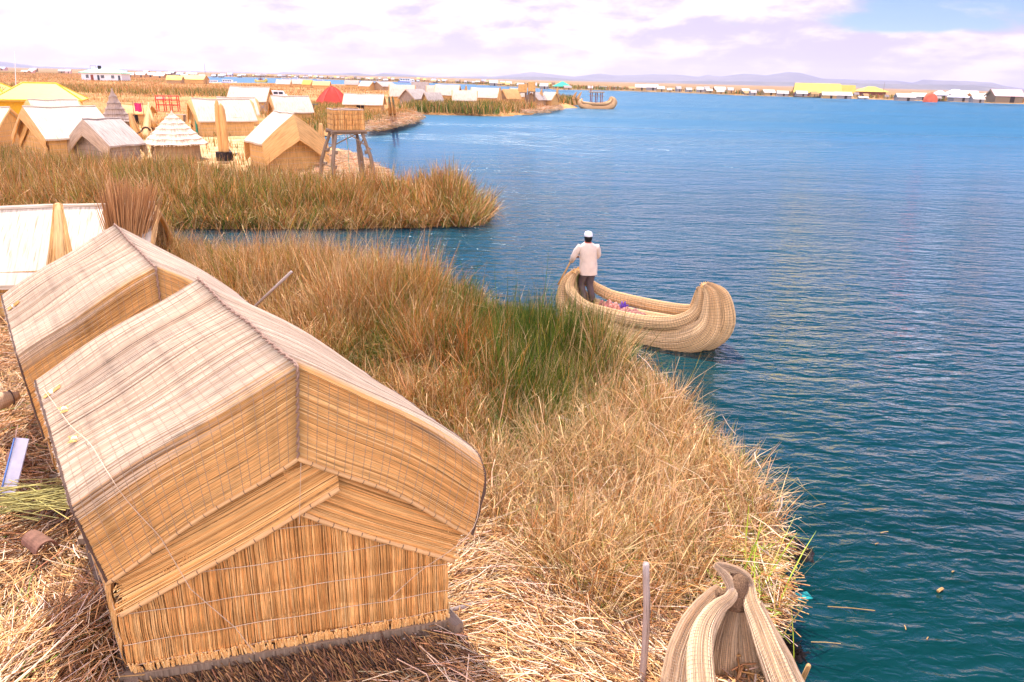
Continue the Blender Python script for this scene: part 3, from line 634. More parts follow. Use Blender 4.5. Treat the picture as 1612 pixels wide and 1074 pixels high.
def near_hut(O, name, label, group=None, seed=0, full=True, tufts=(), dk=0.):
    base = O+1.3*EX+1.2*ER; base = np.array([base[0], base[1], .5])
    t = thing(name, label, 'hut', base, 0, group); L = lambda u, v, z: LW(O, u, v, z)
    RF, RB, RL = (1.4, 2.44, 3.42), (1.4, -.36, 3.40), (1.42, -.14-.3*dk, 2.60-dk)
    def side_patch(EF, EB, EL, ce, bulge):
        RFv, RBv, RLv, EFv, EBv, ELv = [L(*p) for p in (RF, RB, RL, EF, EB, EL)]
        def line(F, B, Lp, c, tt):      # straight, quadratic corner, then down to the lip
            dB = (B-F)/np.linalg.norm(B-F); dL = (Lp-B)/np.linalg.norm(Lp-B); p1 = B-dB*c; p2 = B+dL*c
            l1 = np.linalg.norm(p1-F); lc = c*1.7; l3 = np.linalg.norm(Lp-p2); q = tt*(l1+lc+l3)
            out = np.empty(tt.shape+(3,))
            a = np.clip(q/l1, None, 1)[..., None]; seg1 = F+(p1-F)*a
            k = np.clip((q-l1)/lc, 0, 1)[..., None]; seg2 = (1-k)**2*p1+2*k*(1-k)*B+k*k*p2
            m_ = np.clip((q-l1-lc)/l3, 0, 1.2)[..., None]; seg3 = p2+(Lp-p2)*m_
            return np.where((q < l1)[..., None], seg1, np.where((q < l1+lc)[..., None], seg2, seg3))
        def P(s, tt):
            s, tt = np.broadcast_arrays(np.asarray(s, float), np.asarray(tt, float))
            a = line(RFv, RBv, RLv, .05, tt); b = line(EFv, EBv, ELv, ce, tt); k = s[..., None]
            p = a+(b-a)*k
            p = p+np.array([0, 0, 1.])*(bulge*np.sin(np.clip(s, 0, 1)*math.pi)+.014*np.sin(s*8+tt*7+seed)+.010*np.sin(tt*17+s*3)-.012*np.sin(s*math.pi*3)*0)[..., None]
            return p
        return P
    PL = side_patch((-.22, 2.56, 2.42), (-.20, .02, 2.27), (-.06-.1*dk, -.03-.3*dk, 1.60-dk), .10, .02)
    PR = side_patch((3.02, 2.5, 2.28), (3.05, -.02, 2.28), (2.88, -.02, 1.58-dk), .34, .06)
    roof = None
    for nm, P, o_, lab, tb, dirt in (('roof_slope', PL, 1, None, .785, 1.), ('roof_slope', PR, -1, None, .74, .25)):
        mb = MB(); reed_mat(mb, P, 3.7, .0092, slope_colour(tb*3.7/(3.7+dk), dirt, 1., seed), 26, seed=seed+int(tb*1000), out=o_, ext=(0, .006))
        for k in range(1, 21):
            q_ = np.linspace(.004, .996, 70); c_ = P(np.full(70, k/21+.006*math.sin(k*3.)), q_); nn = np.cross(P(np.full(70, k/21+.01), q_)-c_, np.gradient(c_, axis=0)); nn /= np.linalg.norm(nn, axis=1)[:, None]; mb.tube(c_+nn*o_*.0055, .0024, 4, colr=(.40, .28, .19))
        ro = mb.build(nm, M['sewn'], t, base)
        # backing gives the mat its thickness
        mb = MB()
        def bk(i, j, P=P, o_=o_):
            s, q = i*.985, j; p = P(np.array([s]), np.array([q]))[0]; p1 = P(np.array([s+.01]), np.array([q]))[0]; p2 = P(np.array([s]), np.array([q+.01]))[0]
            n_ = np.cross(p1-p, p2-p); n_ /= np.linalg.norm(n_); n_ *= o_
            return p-n_*.004, p-n_*.05
        nu, nv = 12, 40
        top = [[bk(i/nu, j/nv) for j in range(nv+1)] for i in range(nu+1)]
        for L_ in (0, 1): mb.grid(lambda a, b, L_=L_: top[int(round(a*nu))][int(round(b*nv))][L_], nu, nv)
        for j in range(nv):
            for i in (0, nu): mb.quad(top[i][j][0], top[i][j+1][0], top[i][j+1][1], top[i][j][1])
        for i in range(nu):
            for j in (0, nv): mb.quad(top[i][j][0], top[i+1][j][0], top[i+1][j][1], top[i][j][1])
        mb.build('mat_backing', M['backing'], ro, base)
        # rolled lip tied with cord along the lower front edge, and the frayed eave
        mb = MB(); Sx = np.linspace(0, 1, 30); lip = P(Sx, np.full(30, 1.0)); mb.tube(lip+np.array([0, 0, -.012]), .020, 8, wob=.12, colr=(.60, .36, .16)); 
        for k in range(2, 29, 2):
            c = P(np.array([Sx[k]]), np.array([1.]))[0]+np.array([0, 0, -.012]); dd = lip[min(k+1, 29)]-lip[k-1]; dd /= np.linalg.norm(dd); mb.tube([c-dd*.003, c+dd*.003], .0225, 8, colr=(.20, .12, .07))
        mb.build('lip_roll', M['sewn'], ro, base, smooth=True)
        if roof is None: roof = ro
        mb = MB(); ev = P(np.full(60, .995), np.linspace(0, 1, 60)); mb.tube(ev, .014, 6, wob=.25); mb.build('eave_cord', M['string_dark'], ro, base)
    # plaited ridge seam, twisting cord down the front fold
    mb = MB(); a = PL(np.zeros(120), np.linspace(0, 1, 120)); k = np.arange(120)
    off = np.stack([np.sin(k*1.35)*.010, np.cos(k*1.35)*.008, np.cos(k*1.35)*.010+.012], 1); mb.tube(a+off, .010, 6); mb.tube(a-off*.8+[0, 0, .016], .009, 6)
    mb.build('ridge_seam', M['seam'], roof, base)
    # inner gable mats
    def inner(A, B, C_, D_, nm, sd, out):
        a, b, c, d = [L(*p) for p in (A, B, C_, D_)]
        def P(s, q):
            s, q = np.broadcast_arrays(np.asarray(s, float), np.asarray(q, float)); s = s[..., None]; q = q[..., None]
            return (a+(b-a)*s)*(1-q)+(d+(c-d)*s)*q+np.array([0, 0, 1.])*(.015*np.sin(s*5+q*3))
        mb = MB(); Ht = np.linalg.norm(d-a); reed_mat(mb, P, max(Ht, .5), .009, gold_colour, 14, seed=sd, out=out); g = mb.build(nm, M['sewn'], t, base)
        n_ = np.cross(b-a, d-a); n_ = n_/np.linalg.norm(n_)*.03
        if n_@ER < 0: n_ = -n_
        mb = MB(); PP = lambda i, j, f: P(np.array([i*.985]), np.array([j*.99]))[0]+n_*f; mb.grid(lambda i, j: PP(i, j, .3), 10, 6); mb.grid(lambda i, j: PP(i, j, 1.), 10, 6); mb.build('mat_backing', M['backing'], g, base)
        Sx = np.linspace(0, 1, 24); lp = P(Sx, np.ones(24)); mb = MB(); mb.tube(lp, .021, 8, wob=.15, colr=(.64, .38, .17)); 
        for q in range(1, 23, 2):
            dd = lp[q+1]-lp[q-1]; dd /= np.linalg.norm(dd); mb.tube([lp[q]-dd*.004, lp[q]+dd*.004], .0225, 8, colr=(.20, .12, .07))
        mb.build('lip_roll', M['sewn'], g, base, smooth=True)
    inner((1.25, .02, 2.85), (2.98, .08, 1.98), (2.70, -.05, 1.34), (1.40, -.045, 2.04), 'gable_mat', seed+5, -1)
    inner((1.74, -.01, 2.72), (.0, .10, 1.90), (0.0, -.05, 1.27), (1.74, -.08, 2.23), 'gable_mat', seed+6, 1)
    # walls of upright reeds
    rows = [.75, .80, 1.00, 1.29, 1.58, 1.88]
    def wall(p0, p1, topf, nm, sd, lean=0.):
        a = np.array(p0); b = np.array(p1); W = np.linalg.norm(b-a)
        nrm = np.cross(b-a, [0, 0, 1.]); nrm /= np.linalg.norm(nrm)
        def P(s, q):
            s, q = np.broadcast_arrays(np.asarray(s, float), np.asarray(q, float))
            H = topf(q); z = s*H; bul = 0
            zz = z+.75; tilt = .06*(q-.5)
            bul = .022*np.abs(np.sin((zz+.03*np.sin(q*7)-tilt-.71)/.29*math.pi))
            return a+(b-a)*q[..., None]+np.array([0, 0, 1.])*z[..., None]+nrm*(bul+.01*np.sin(q*9))[..., None]
        mb = MB(); reed_mat(mb, P, W, .0095, lambda s, t_, r: gold_colour(s, t_, r)*(np.where((s*topf(t_)) < .055, 1.18, 1.))[:, None], 22, seed=sd, out=1, jit=.5)
        wo = mb.build(nm, M['sewn'], t, base)
        mb = MB(); mb.grid(lambda i, j: P(np.array([i]), np.array([j]))[0]-nrm*.02, 8, 8); mb.build('wall_backing', M['backing'], wo, base)
        mb = MB()
        for zr in rows[1:]:
            pts = []
            for q in np.linspace(0, 1, 60):
                H = float(topf(np.array([q]))[0]); z = zr-.75+.06*(q-.5)+.006*math.sin(q*23+zr*5)
                if z < H-.02: pts.append(a+(b-a)*q+np.array([0, 0, z])+nrm*(.016 if zr > .81 else .03))
                elif len(pts) > 3: mb.tube(pts, .003, 5); pts = []
                else: pts = []
            if len(pts) > 3: mb.tube(pts, .003, 5)
        mb.build('binding_string', M['string'], wo, base)
        return wo
    TLu, TRu = -.02, 2.66
    wall(L(TLu, 0, .75), L(TRu, 0, .75), lambda q: np.interp(q, [0, .54, 1], [.62, 1.55, .62]), 'reed_wall', seed+9)
    wall(L(TLu, 2.35, .75), L(TLu, 0, .75), lambda q: .95+0*q, 'reed_wall', seed+10)
    wall(L(TRu, 0, .75), L(TRu, 2.35, .75), lambda q: .95+0*q, 'reed_wall', seed+11)
    wall(L(TRu, 2.35, .75), L(TLu, 2.35, .75), lambda q: np.interp(q, [0, .46, 1], [1.2, 2.3, 1.2]), 'reed_wall', seed+12)
    # pale fringe of reed butts along the foot of the front wall
    r = np.random.default_rng(seed+20); N = 520; u = r.uniform(TLu, TRu, N); P0 = L(u, -.035+r.normal(0, .006, N), .70+r.uniform(0, .035, N)+.04*(u/2.66-.5)); P1 = P0+np.stack([r.normal(0, .006, N), r.normal(-.01, .006, N), r.uniform(.05, .10, N)], 1)
    mb = MB()
    for p, q in zip(P0, P1): mb.tube([p, q], r.uniform(.005, .009), 4, colr=CG[r.integers(0, 4)]*1.12)
    mb.build('butt_fringe', M['sewn'], t, base)
    # floor timbers
    mb = MB(); mb.beam(L(-.12, -.03, .655), L(2.74, -.03, .695), .07, .075); mb.build('floor_beam', M['wood'], t, base)
    mb = MB(); mb.beam(L(-.12, 2.3, .66), L(2.74, 2.3, .69), .07, .07); mb.build('floor_beam', M['wood'], t, base)
    if full:
        mb = MB(); mb.beam(L(-.02, -.14, .62), L(-.02, 2.3, .62), .10, .10); mb.build('floor_joist', M['wood'], t, base)
        mb = MB(); mb.beam(L(2.68, -.16, .70), L(2.68, 2.3, .66), .10, .10); mb.build('floor_joist', M['wood'], t, base)
        mb = MB(); mb.beam(L(-.05, -.11, .28), L(-.05, -.11, .60), .10, .08); mb.build('corner_block', M['wood'], t, base)
        mb = MB(); mb.tube([L(2.0, -.30, .50), L(1.95, .6, .57)], .055, 12, wob=.05); mb.build('support_log', M['wood'], t, base, smooth=True)
        # guy string over the left slope and down to the beam
        mb = MB(); SQ = spline([(.96, .10), (.90, .40), (.84, .58), (.80, .80), (.70, .99)], 40); P_ = [PL(np.array([a_]), np.array([b_]))[0]+[0, -.018, .028] for a_, b_ in SQ]
        P_ += [L(.52, -.13, 1.50), L(.82, -.12, 1.05), L(.95, -.10, .74)]
        mb.tube(P_, .0032, 5); mb.build('guy_string', M['string'], t, base)
        mb = MB(); e = PR(np.array([1.]), np.array([.72]))[0]+[0, 0, .02]; mb.tube(spline([list(e), list(L(2.80, -.2, 1.80)), list(L(2.35, -.10, 1.32)), list(L(2.1, -.06, 1.05))], 20), .003, 5); mb.build('guy_string', M['string'], t, base)
        mb = MB(); mb.tube([L(1.42, -.2, 2.56), L(1.40, -.10, 1.96)], .0025, 5); mb.build('guy_string', M['string'], t, base)
    for s_, q_, ang, ln in tufts:
        p = PL(np.array([s_]), np.array([q_]))[0]; mb = MB(); d = PL(np.array([s_+.05*math.cos(ang)]), np.array([q_+.05*math.sin(ang)]))[0]-p; d /= np.linalg.norm(d)
        sx = np.cross(d, [0, 0, 1.])
        for k in range(14):
            o_ = sx*r.normal(0, .014)+np.array([0, 0, .022+abs(r.normal(0, .008))]); e1 = r.normal(0, .018); mb.tube([p+o_-d*ln*.5+sx*e1, p+o_*.7, p+o_+d*ln*.5*r.uniform(.8, 1.1)+sx*r.normal(0, .02)], .006, 4, colr=CG[r.integers(0, 4)]*1.05)
        mb.tube([p+d*-.012+[0, 0, .025], p+d*.012+[0, 0, .025]], .026, 8, colr=(.8, .7, .6))
        mb.build('reed_tuft', M['sewn'], t, base)
    return t
M['sewn'] = attr_mat('sewn_reeds_fine', .62, .22, 0., .22, streak=1.)
M['seam'] = plain('ridge_seam', (.30, .19, .14), .85, .3, 30.)
near_hut(HA, 'reed_hut', 'nearest reed hut, whole gable front in view, three tufts on its bleached left slope', 'steep reed huts in the foreground', 3,
         tufts=((.93, .16, .1, .17), (.90, .33, 1.5, .11), (.90, .52, 1.5, .11)))
near_hut(HA+np.array([-2.63, 3.43, -.17]), 'reed_hut', 'second reed hut half hidden behind the nearest one, dark edged left eave and one tuft', 'steep reed huts in the foreground', 77, full=False, dk=.36, tufts=((.93, .22, .1, .17),))

# ---------------- generic village hut ----------------
def local_mesh(mb, name, mat, parent, **k): return mb.build(name, mat, parent, (0, 0, 0), **k)
def village_hut(name, label, group, p, yaw, L, W, hw, hr, roof, flap, wall, drop=.5, out=.25, oh=.3, ends=(1, -1), inner_=None, door=None, rows=True, cat='hut', doormat=None, ridge_log=True, det=True):
    t = thing(name, label, cat, p, rad(yaw), group); r = np.random.default_rng(abs(hash(label)) % 9999 if False else int(abs(p[0]*31+p[1]*17)) % 9999)
    hx = L/2+.25; ey = W/2+oh; ez = hw-(hr-hw)*oh/(W/2)
    sag = .04*L/4
    def rp(sx, sy):          # roof surface: sx -1..1 along the ridge, sy -1..1 across
        a = abs(sy); return (sx*hx, sy*ey, hr+(ez-hr)*a+.05*math.sin(a*math.pi)-sag*(1-sx*sx)*(1-a*.5)+.02*math.sin(sx*5+sy*4))
    ro = None
    for sg in (1, -1):
        mb = MB(); nu, nv = 8, 6
        def f(i, j, dz): x, y, z = rp(-1+2*j, sg*i); return (x, y, z+dz)
        mb.grid(lambda i, j: f(i, j, 0.), nu, nv, math.hypot(ey, hr-ez), 2*hx); mb.grid(lambda i, j: f(i, j, -.09), nu, nv, math.hypot(ey, hr-ez), 2*hx)
        for j in range(nv): mb.quad(f(1, j/nv, 0), f(1, (j+1)/nv, 0), f(1, (j+1)/nv, -.09), f(1, j/nv, -.09), uv=[(j*.5, 0), (j*.5+.5, 0), (j*.5+.5, .09), (j*.5, .09)])
        for i in range(nu):
            for q in (0, 1): mb.quad(f(i/nu, q, 0), f((i+1)/nu, q, 0), f((i+1)/nu, q, -.09), f(i/nu, q, -.09))
        g = local_mesh(mb, 'roof_slope', roof, t); ro = ro or g
    if ridge_log:
        mb = MB(); mb.tube([(np.array(rp(x, 0))+[0, 0, .02]) for x in np.linspace(-1, 1, 9)], .045, 6, wob=.2); local_mesh(mb, 'ridge_cord', roof, ro)
    for e in ends:
        for sg in (1, -1):
            if drop <= 0: continue
            mb = MB(); nu = 8
            def q(i, j):          # i 0..1 ridge->eave, j 0..1 fold->lip
                x, y, z = rp(e, sg*i); dz = drop*(1-.12*i); return (x+e*out*j*(1.2-.9*i)+e*.05*math.sin(j*math.pi), y*(1-.03*j), z-dz*j)
            mb.grid(lambda i, j: q(i, j), nu, 5, math.hypot(ey, hr-ez), drop); mb.grid(lambda i, j: np.array(q(i, j))-[e*.07, 0, 0.01], nu, 5, math.hypot(ey, hr-ez), drop)
            for i in range(nu): a, b = np.array(q(i/nu, 1)), np.array(q((i+1)/nu, 1)); o_ = np.array([e*.07, 0, .01]); mb.quad(a, b, b-o_, a-o_)
            for i in range(5): a, b = np.array(q(1, i/5)), np.array(q(1, (i+1)/5)); o_ = np.array([e*.07, 0, .01]); mb.quad(a, b, b-o_, a-o_)
            mb.tube([q(i/8, 1) for i in range(9)], .035, 5, wob=.2); local_mesh(mb, 'gable_mat', flap, t)
            if inner_ is not None:
                mb = MB()
                def q2(i, j): x, y, z = rp(e, sg*(i*1.0-.10)); return (L/2*e+e*.10+e*.02*sg, y*.93, hr+(ez-hr)*(i-.10)-drop-.0-j*.42)
                mb.grid(q2, 6, 2, math.hypot(ey, hr-ez), .45); mb.grid(lambda i, j: np.array(q2(i, j))-[e*.05, 0, 0], 6, 2, 2, .45); mb.tube([q2(i/6, 1) for i in range(7)], .03, 5); local_mesh(mb, 'inner_gable_mat', inner_, t)
    # walls
    mb = MB(); wy = W/2; zz = hw
    for sg in (1, -1): mb.quad((-L/2, sg*wy, 0), (-L/2, sg*wy, zz), (L/2, sg*wy, zz), (L/2, sg*wy, 0), uv=[(0, 0), (zz, 0), (zz, L), (0, L)])
    for e in (1, -1):
        P = [(e*L/2, -wy, 0), (e*L/2, wy, 0), (e*L/2, wy, zz), (e*L/2, 0, hr-.12), (e*L/2, -wy, zz)]; mb.add(P, [(0, 1, 2, 3, 4)], [(q[2], q[1]) for q in P])
    wo = local_mesh(mb, 'wall', wall, t)
    if rows and det:
        mb = MB()
        for k in range(1, int(hw/.30)+1):
            z = k*.30
            for sg in (1, -1): mb.tube([(x, sg*(wy+.012), z+.01*math.sin(x*3)) for x in np.linspace(-L/2, L/2, 7)], .010, 4, colr=(.5, .3, .15))
            for e in (1, -1): mb.tube([(e*(L/2+.012), y, z+.01*math.sin(y*3)) for y in np.linspace(-wy, wy, 7)], .010, 4, colr=(.5, .3, .15))
        local_mesh(mb, 'wall_binding', M['string'] if roof is not M['roof_grey'] else M['wood'], wo)
    if door:
        side, pos, dw, dh, dm = door; mb = MB()
        if side == 'x+': mb.box((L/2+.05, pos, dh/2), (.05, dw, dh))
        elif side == 'x-': mb.box((-L/2-.05, pos, dh/2), (.05, dw, dh))
        elif side == 'y-': mb.box((pos, -wy-.05, dh/2), (dw, .05, dh))
        else: mb.box((pos, wy+.05, dh/2), (dw, .05, dh))
        local_mesh(mb, 'door', dm, t)
    # foot log so the wall meets the reeds
    return t

# ---------------- the rest of the foreground ----------------
def hut_behind():
    o = np.array([0, 0, 0.]); O_ = at(110, 455, 1.55); t = village_hut('reed_hut', 'bright white roofed hut behind the two near huts, a standing bundle leaning on its front', None, (-11.2, 16.25, .35), 8, 5.5, 3.2, 1.05, 2.15, M['roof_white'], M['flap'], M['wall'], drop=.15, out=.05, oh=.28)
    t.rotation_euler = (0, 0, rad(16))
M['roof_white'] = reed_uv('sun_bleached_roof', (.55, .45, .34), (.66, .58, .47), (.38, .26, .15), 22., bump=.25)
hut_behind()
def bundle(name, label, pts, radii, n=46, flare=.05, cols=None, cat='reed bundle', group=None, ties=(.3,), seed=0, wid=.02, mat=None):
    """upright bundle of many reeds around a bent axis with a flaring top"""
    r = np.random.default_rng(seed+500); A = spline([list(p)+[q] for p, q in zip(pts, radii)], 14); base = A[0][:3]; t = thing(name, label, cat, base, 0, group)
    mb = MB(); mb.tube(A[:, :3], np.maximum(A[:, 3]*.8, .01), 10, wob=.08); mb.build('bundle_core', M['bundle'], t, base, smooth=True)
    mb = MB()
    for k in range(n):
        a = r.uniform(0, 6.28); q = r.uniform(.75, 1.08); end = r.uniform(.8, 1.08); P = []
        for i in range(15):
            f = min(i/14*end, 1.); j = f*14; i0 = min(int(j), 13); p = A[i0]+(A[i0+1]-A[i0])*(j-i0); fl = flare*max(0, i/14-.6)**1.5*4*r.uniform(.7, 1.3)
            rr = p[3]*q+fl; P.append(p[:3]+np.array([math.cos(a)*rr, math.sin(a)*rr, (end-1 if i == 14 else 0)*.3]))
        mb.tube(P, np.linspace(wid*.5, wid*.2, 15), 3, colr=(cols or CG)[r.integers(0, len(cols or CG))]*r.uniform(.8, 1.15))
    mb.build('outer_reeds', M['sewn'], t, base)
    for f in ties:
        j = f*14; i0 = min(int(j), 13); p = A[i0]; d = A[i0+1][:3]-p[:3]; d /= np.linalg.norm(d); mb = MB(); mb.tube([p[:3]-d*.03, p[:3]+d*.03], p[3]*1.15+.012, 12); mb.build('tie', M['string_dark'], t, base)
    return t
BR = [np.array(c) for c in ((.40, .20, .08), (.50, .26, .11), (.28, .14, .06), (.58, .34, .16))]
b0 = at(97, 455, 1.4)
bundle('reed_bundle', 'slim golden bundle of reeds standing upright in front of the white roof', [at(96, 500, .9), at(96, 440, 1.55), at(94, 385, 2.15), at(91, 322, 2.8)], [.25, .27, .17, .07], 150, .01, seed=1, ties=())
def fan():
    r = np.random.default_rng(61); base = at(205, 412, 1.3); t = thing('reed_fan', 'big dark brown sheaf of dry reeds fanning up behind the second hut', 'reed bundle', base)
    mb = MB(); top = []
    for k in range(650):
        u = r.uniform(-1, 1); v = r.normal(0, .5); b_ = base+np.array([u*.27, v*.22, 0]); L = r.uniform(1.1, 2.0)
        sp = u*.16+r.normal(0, .05); d = np.array([sp+.12, v*.16, 1.]); d /= np.linalg.norm(d); P = [b_+d*L*q+np.array([.10*q*q*(u > 0)+r.normal(0, .008), 0, -.05*q*q]) for q in (0, .35, .7, 1)]
        mb.tube(P, [.010, .009, .007, .003], 3, colr=BR[r.integers(0, 4)]*r.uniform(.7, 1.3))
    mb.build('outer_reeds', M['sewn'], t, base)
    mb = MB(); mb.tube([base+[0, 0, -.3], base+[0, 0, .45]], [.26, .22], 12, wob=.1); mb.build('bundle_core', M['bundle'], t, base)
fan()
def rod(name, label, cat, a, b, r0, r1, mat, n=8, mid=None, group=None):
    a = np.asarray(a, float); b = np.asarray(b, float); P = [a, b] if mid is None else list(spline([list(a), list(mid), list(b)], 12))
    R_ = np.linspace(r0, r1, len(P)); mb = MB(); mb.tube(P, R_, n, wob=.06); o = mb.build(name, mat, None, a, smooth=True); o.location = [float(v) for v in a]
    return tag(o, label, cat, group)
rod('wooden_pole', 'grey wooden pole sticking up at a slant behind the roof of the second hut', 'pole', at(400, 484, 1.05), at(459, 428, 1.9), .030, .026, M['wood_pale'])
pt = at(1017, 888, 1.85); pb = at(1010, 1085, .3)
rod('mooring_pole', 'tall weathered mooring pole standing upright left of the moored prow', 'pole', pb+[0, 0, -.3], pt, .033, .026, M['wood_pale'], 10, mid=(pb+pt)/2+[.02, 0, 0])
rod('short_stake', 'short brown stake poking out of the lake right of the moored prow', 'pole', at(1250, 1100, -.3), at(1273, 1048, .45), .028, .022, M['bundle'])
rod('wooden_pole', 'pale round pole end poking out from under the right corner of the nearest hut', 'pole', at(680, 968, .64), at(741, 952, .66), .022, .020, M['wood_pale'])
# rolled reed bolster under the right corner
def bolster():
    c = LW(HA, 2.42, .02, .55); t = thing('reed_bolster', 'speckled dark roll of packed reeds under the right front corner of the nearest hut', 'reed roll', c); mb = MB(); r = np.random.default_rng(9)
    d = EX*.36; mb.tube([c-d*1.2, c-d*.6, c+d*.2, c+d*.75, c+d*.95], [.10, .135, .14, .12, .04], 14, wob=.06, colr=(.13, .085, .06))
    for k in range(420):
        a = r.uniform(0, 6.28); q = r.uniform(-1, .9); p = c+d*q+(np.cross(EX, [0, 0, 1])*math.cos(a)+np.array([0, 0, math.sin(a)]))*.135; mb.tube([p, p+d*.05+(p-c-d*q)*.12], .0055, 3, colr=(.45, .36, .30) if r.uniform() < .4 else (.12, .08, .05))
    mb.build('packed_roll', M['sewn'], t, c)
M['root2'] = plain('packed_dark_reeds', (.10, .065, .045), .9, .6, 60., bump=1.)
bolster()
# the cut reed stack below the front wall: butts point at the viewer
def stack():
    r = np.random.default_rng(12); N = 11000; u = r.uniform(-.2, 2.75, N); v = -.03-abs(r.normal(0, .34, N)); z = .62-abs(v)*.8+r.normal(0, .02, N); P = LW(HA, u, v, z); P[:, 2] = np.maximum(P[:, 2], h1(P[:, 0], P[:, 1])+.03)
    az = np.arctan2(-ER[1], -ER[0])+r.normal(0, .35, N)+.3
    C = pick(N, [(np.array([.26, .13, .06]), 1.), (np.array([.48, .26, .11]), .6), (np.array([.10, .055, .035]), .9)])
    straw('reed_stack', 'dark cut reed stack with its butts showing below the nearest hut', P[:, :2], P[:, 2], r.uniform(.15, .5, N), r.uniform(.004, .0075, N), C, az, r.normal(-.35, .2, N), bend=.1)
stack()
# things lying left of the nearest hut
def clay_tile(name, label, c, yaw, ln, R_):
    t = MB(); d = np.array([math.cos(yaw), math.sin(yaw), .12]); s = np.array([-math.sin(yaw), math.cos(yaw), 0]); up = np.array([0, 0, 1.])
    for rr in (R_, R_*.86): t.grid(lambda i, j: np.asarray(c)+d*(i-.5)*ln+s*math.cos(math.pi*j)*rr*(1-.1*i)+up*math.sin(math.pi*j)*rr*(1-.1*i), 6, 12)
    for e in (0, 1):
        t.grid(lambda i, j: np.asarray(c)+d*(e-.5)*ln+(s*math.cos(math.pi*j)+up*math.sin(math.pi*j))*R_*(1-.1*e)*(1-.14*i), 1, 12)
    o = t.build(name, M['clay'], None, c, smooth=False); o.location = [float(v) for v in c]; tag(o, label, 'roof tile')
M['clay'] = plain('old_clay', (.22, .11, .075), .85, .3, 14., bump=.4)
clay_tile('clay_tile', 'half round clay tile lying on the straw heap left of the nearest hut', at(62, 858, .62), 2.6, .30, .115)
clay_tile('clay_tile', 'half round clay tile in the shade beside the white board', at(28, 728, .62), 2.3, .30, .12)
def board():
    a = at(12, 785, .55); b = at(36, 690, 1.15); o = MB(); o.beam(a, b, .17, .015); ob = o.build('white_board', M['board'], None, a); ob.location = [float(v) for v in a]
    tag(ob, 'white board with pale blue edge leaning on the straw at the left edge', 'board')
    mb = MB(); d = (b-a)/np.linalg.norm(b-a); mb.beam(a+np.array([-.085, -.02, .01]), b+np.array([-.085, -.02, .01]), .012, .017); mb.build('blue_edge', M['blue'], ob, a)
M['board'] = plain('white_board', (.62, .60, .68), .6, .1, 8.); M['blue'] = plain('blue_paint', (.16, .30, .66), .5)
board()
for i, (x, y, x2, y2, z, lab) in enumerate(((33, 783, 118, 776, .80, 'upper grey plank lying beside the left corner of the nearest hut'), (40, 799, 118, 794, .72, 'lower grey plank lying beside the left corner of the nearest hut'))):
    a = at(x, y, z); b = at(x2, y2, z); mb = MB(); mb.beam(a, b, .09, .045); o = mb.build('plank', M['wood'], None, a); o.location = [float(v) for v in a]; tag(o, lab, 'plank')
def green_cut():
    r = np.random.default_rng(5); N = 80; A = poly_at([(0, 775), (120, 765), (120, 800), (0, 815)], .8); p = scatter(A, N); 
    straw('green_reeds', 'freshly cut green reeds laid over the planks left of the nearest hut', p, np.full(N, .80)+r.uniform(0, .05, N), r.uniform(.7, 1.4, N), r.uniform(.005, .008, N), np.array([.36, .30, .09])*r.uniform(.5, 1.5, (N, 1)), r.normal(.25, .3, N), r.normal(0, .04, N), bend=.1)
green_cut()
def left_bundle():
    a = at(-30, 640, 1.0); b = at(30, 622, 1.02); t = thing('thatch_roll', 'thick rolled reed bundle cut off by the left edge beside the second hut', 'reed roll', a); mb = MB(); mb.tube(spline([list(a)+[.13], list((a+b)/2)+[.125], list(b)+[.05]], 12)[:, :3], spline([list(a)+[.13], list((a+b)/2)+[.125], list(b)+[.05]], 12)[:, 3], 14, wob=.03); mb.build('roll', M['boat_pale'], t, a, smooth=True)
    mb = MB()
    for f in (.2, .5, .8): c = a+(b-a)*f; d = (b-a)/np.linalg.norm(b-a); mb.tube([c-d*.006, c+d*.006], .135-.03*f, 14)
    mb.build('tie', M['string_dark'], t, a)
left_bundle()
# dark root masses at the waterline, floating scraps
def root_mass(label, c, R_, seed):
    r = np.random.default_rng(seed); mb = MB()
    def f(i, j):
        a = 2*math.pi*j; q = 1+.22*math.sin(a*3+seed)+.12*math.sin(a*7+2); h = math.cos(i*math.pi/2); rr = math.sin(i*math.pi/2)
        n_ = 1+.16*math.sin(i*19+a*5)+.1*math.sin(a*13+i*7); return np.asarray(c)+np.array([math.cos(a)*R_[0]*rr*q, math.sin(a)*R_[1]*rr*q, h*R_[2]*n_-.10])
    mb.grid(f, 14, 34)
    for k in range(260):
        a = r.uniform(0, 6.28); q = r.uniform(.2, 1.1); p = np.asarray(c)+np.array([math.cos(a)*R_[0]*q, math.sin(a)*R_[1]*q, R_[2]*(1-q*q)*.9-.08]); mb.tube([p, p+np.array([r.normal(0, .05), r.normal(0, .05), r.uniform(.0, .05)])], .006, 3)
    o = mb.build('root_mass', M['root'], None, c); o.location = [float(v) for v in c]; tag(o, label, 'root clump')
root_mass('black root clump washing at the tip of the near reed bed', at(1243, 866, .0), (.30, .34, .17), 3)
root_mass('black root clump in the water right beside the moored prow', at(1240, 1026, .0), (.20, .19, .15), 4)
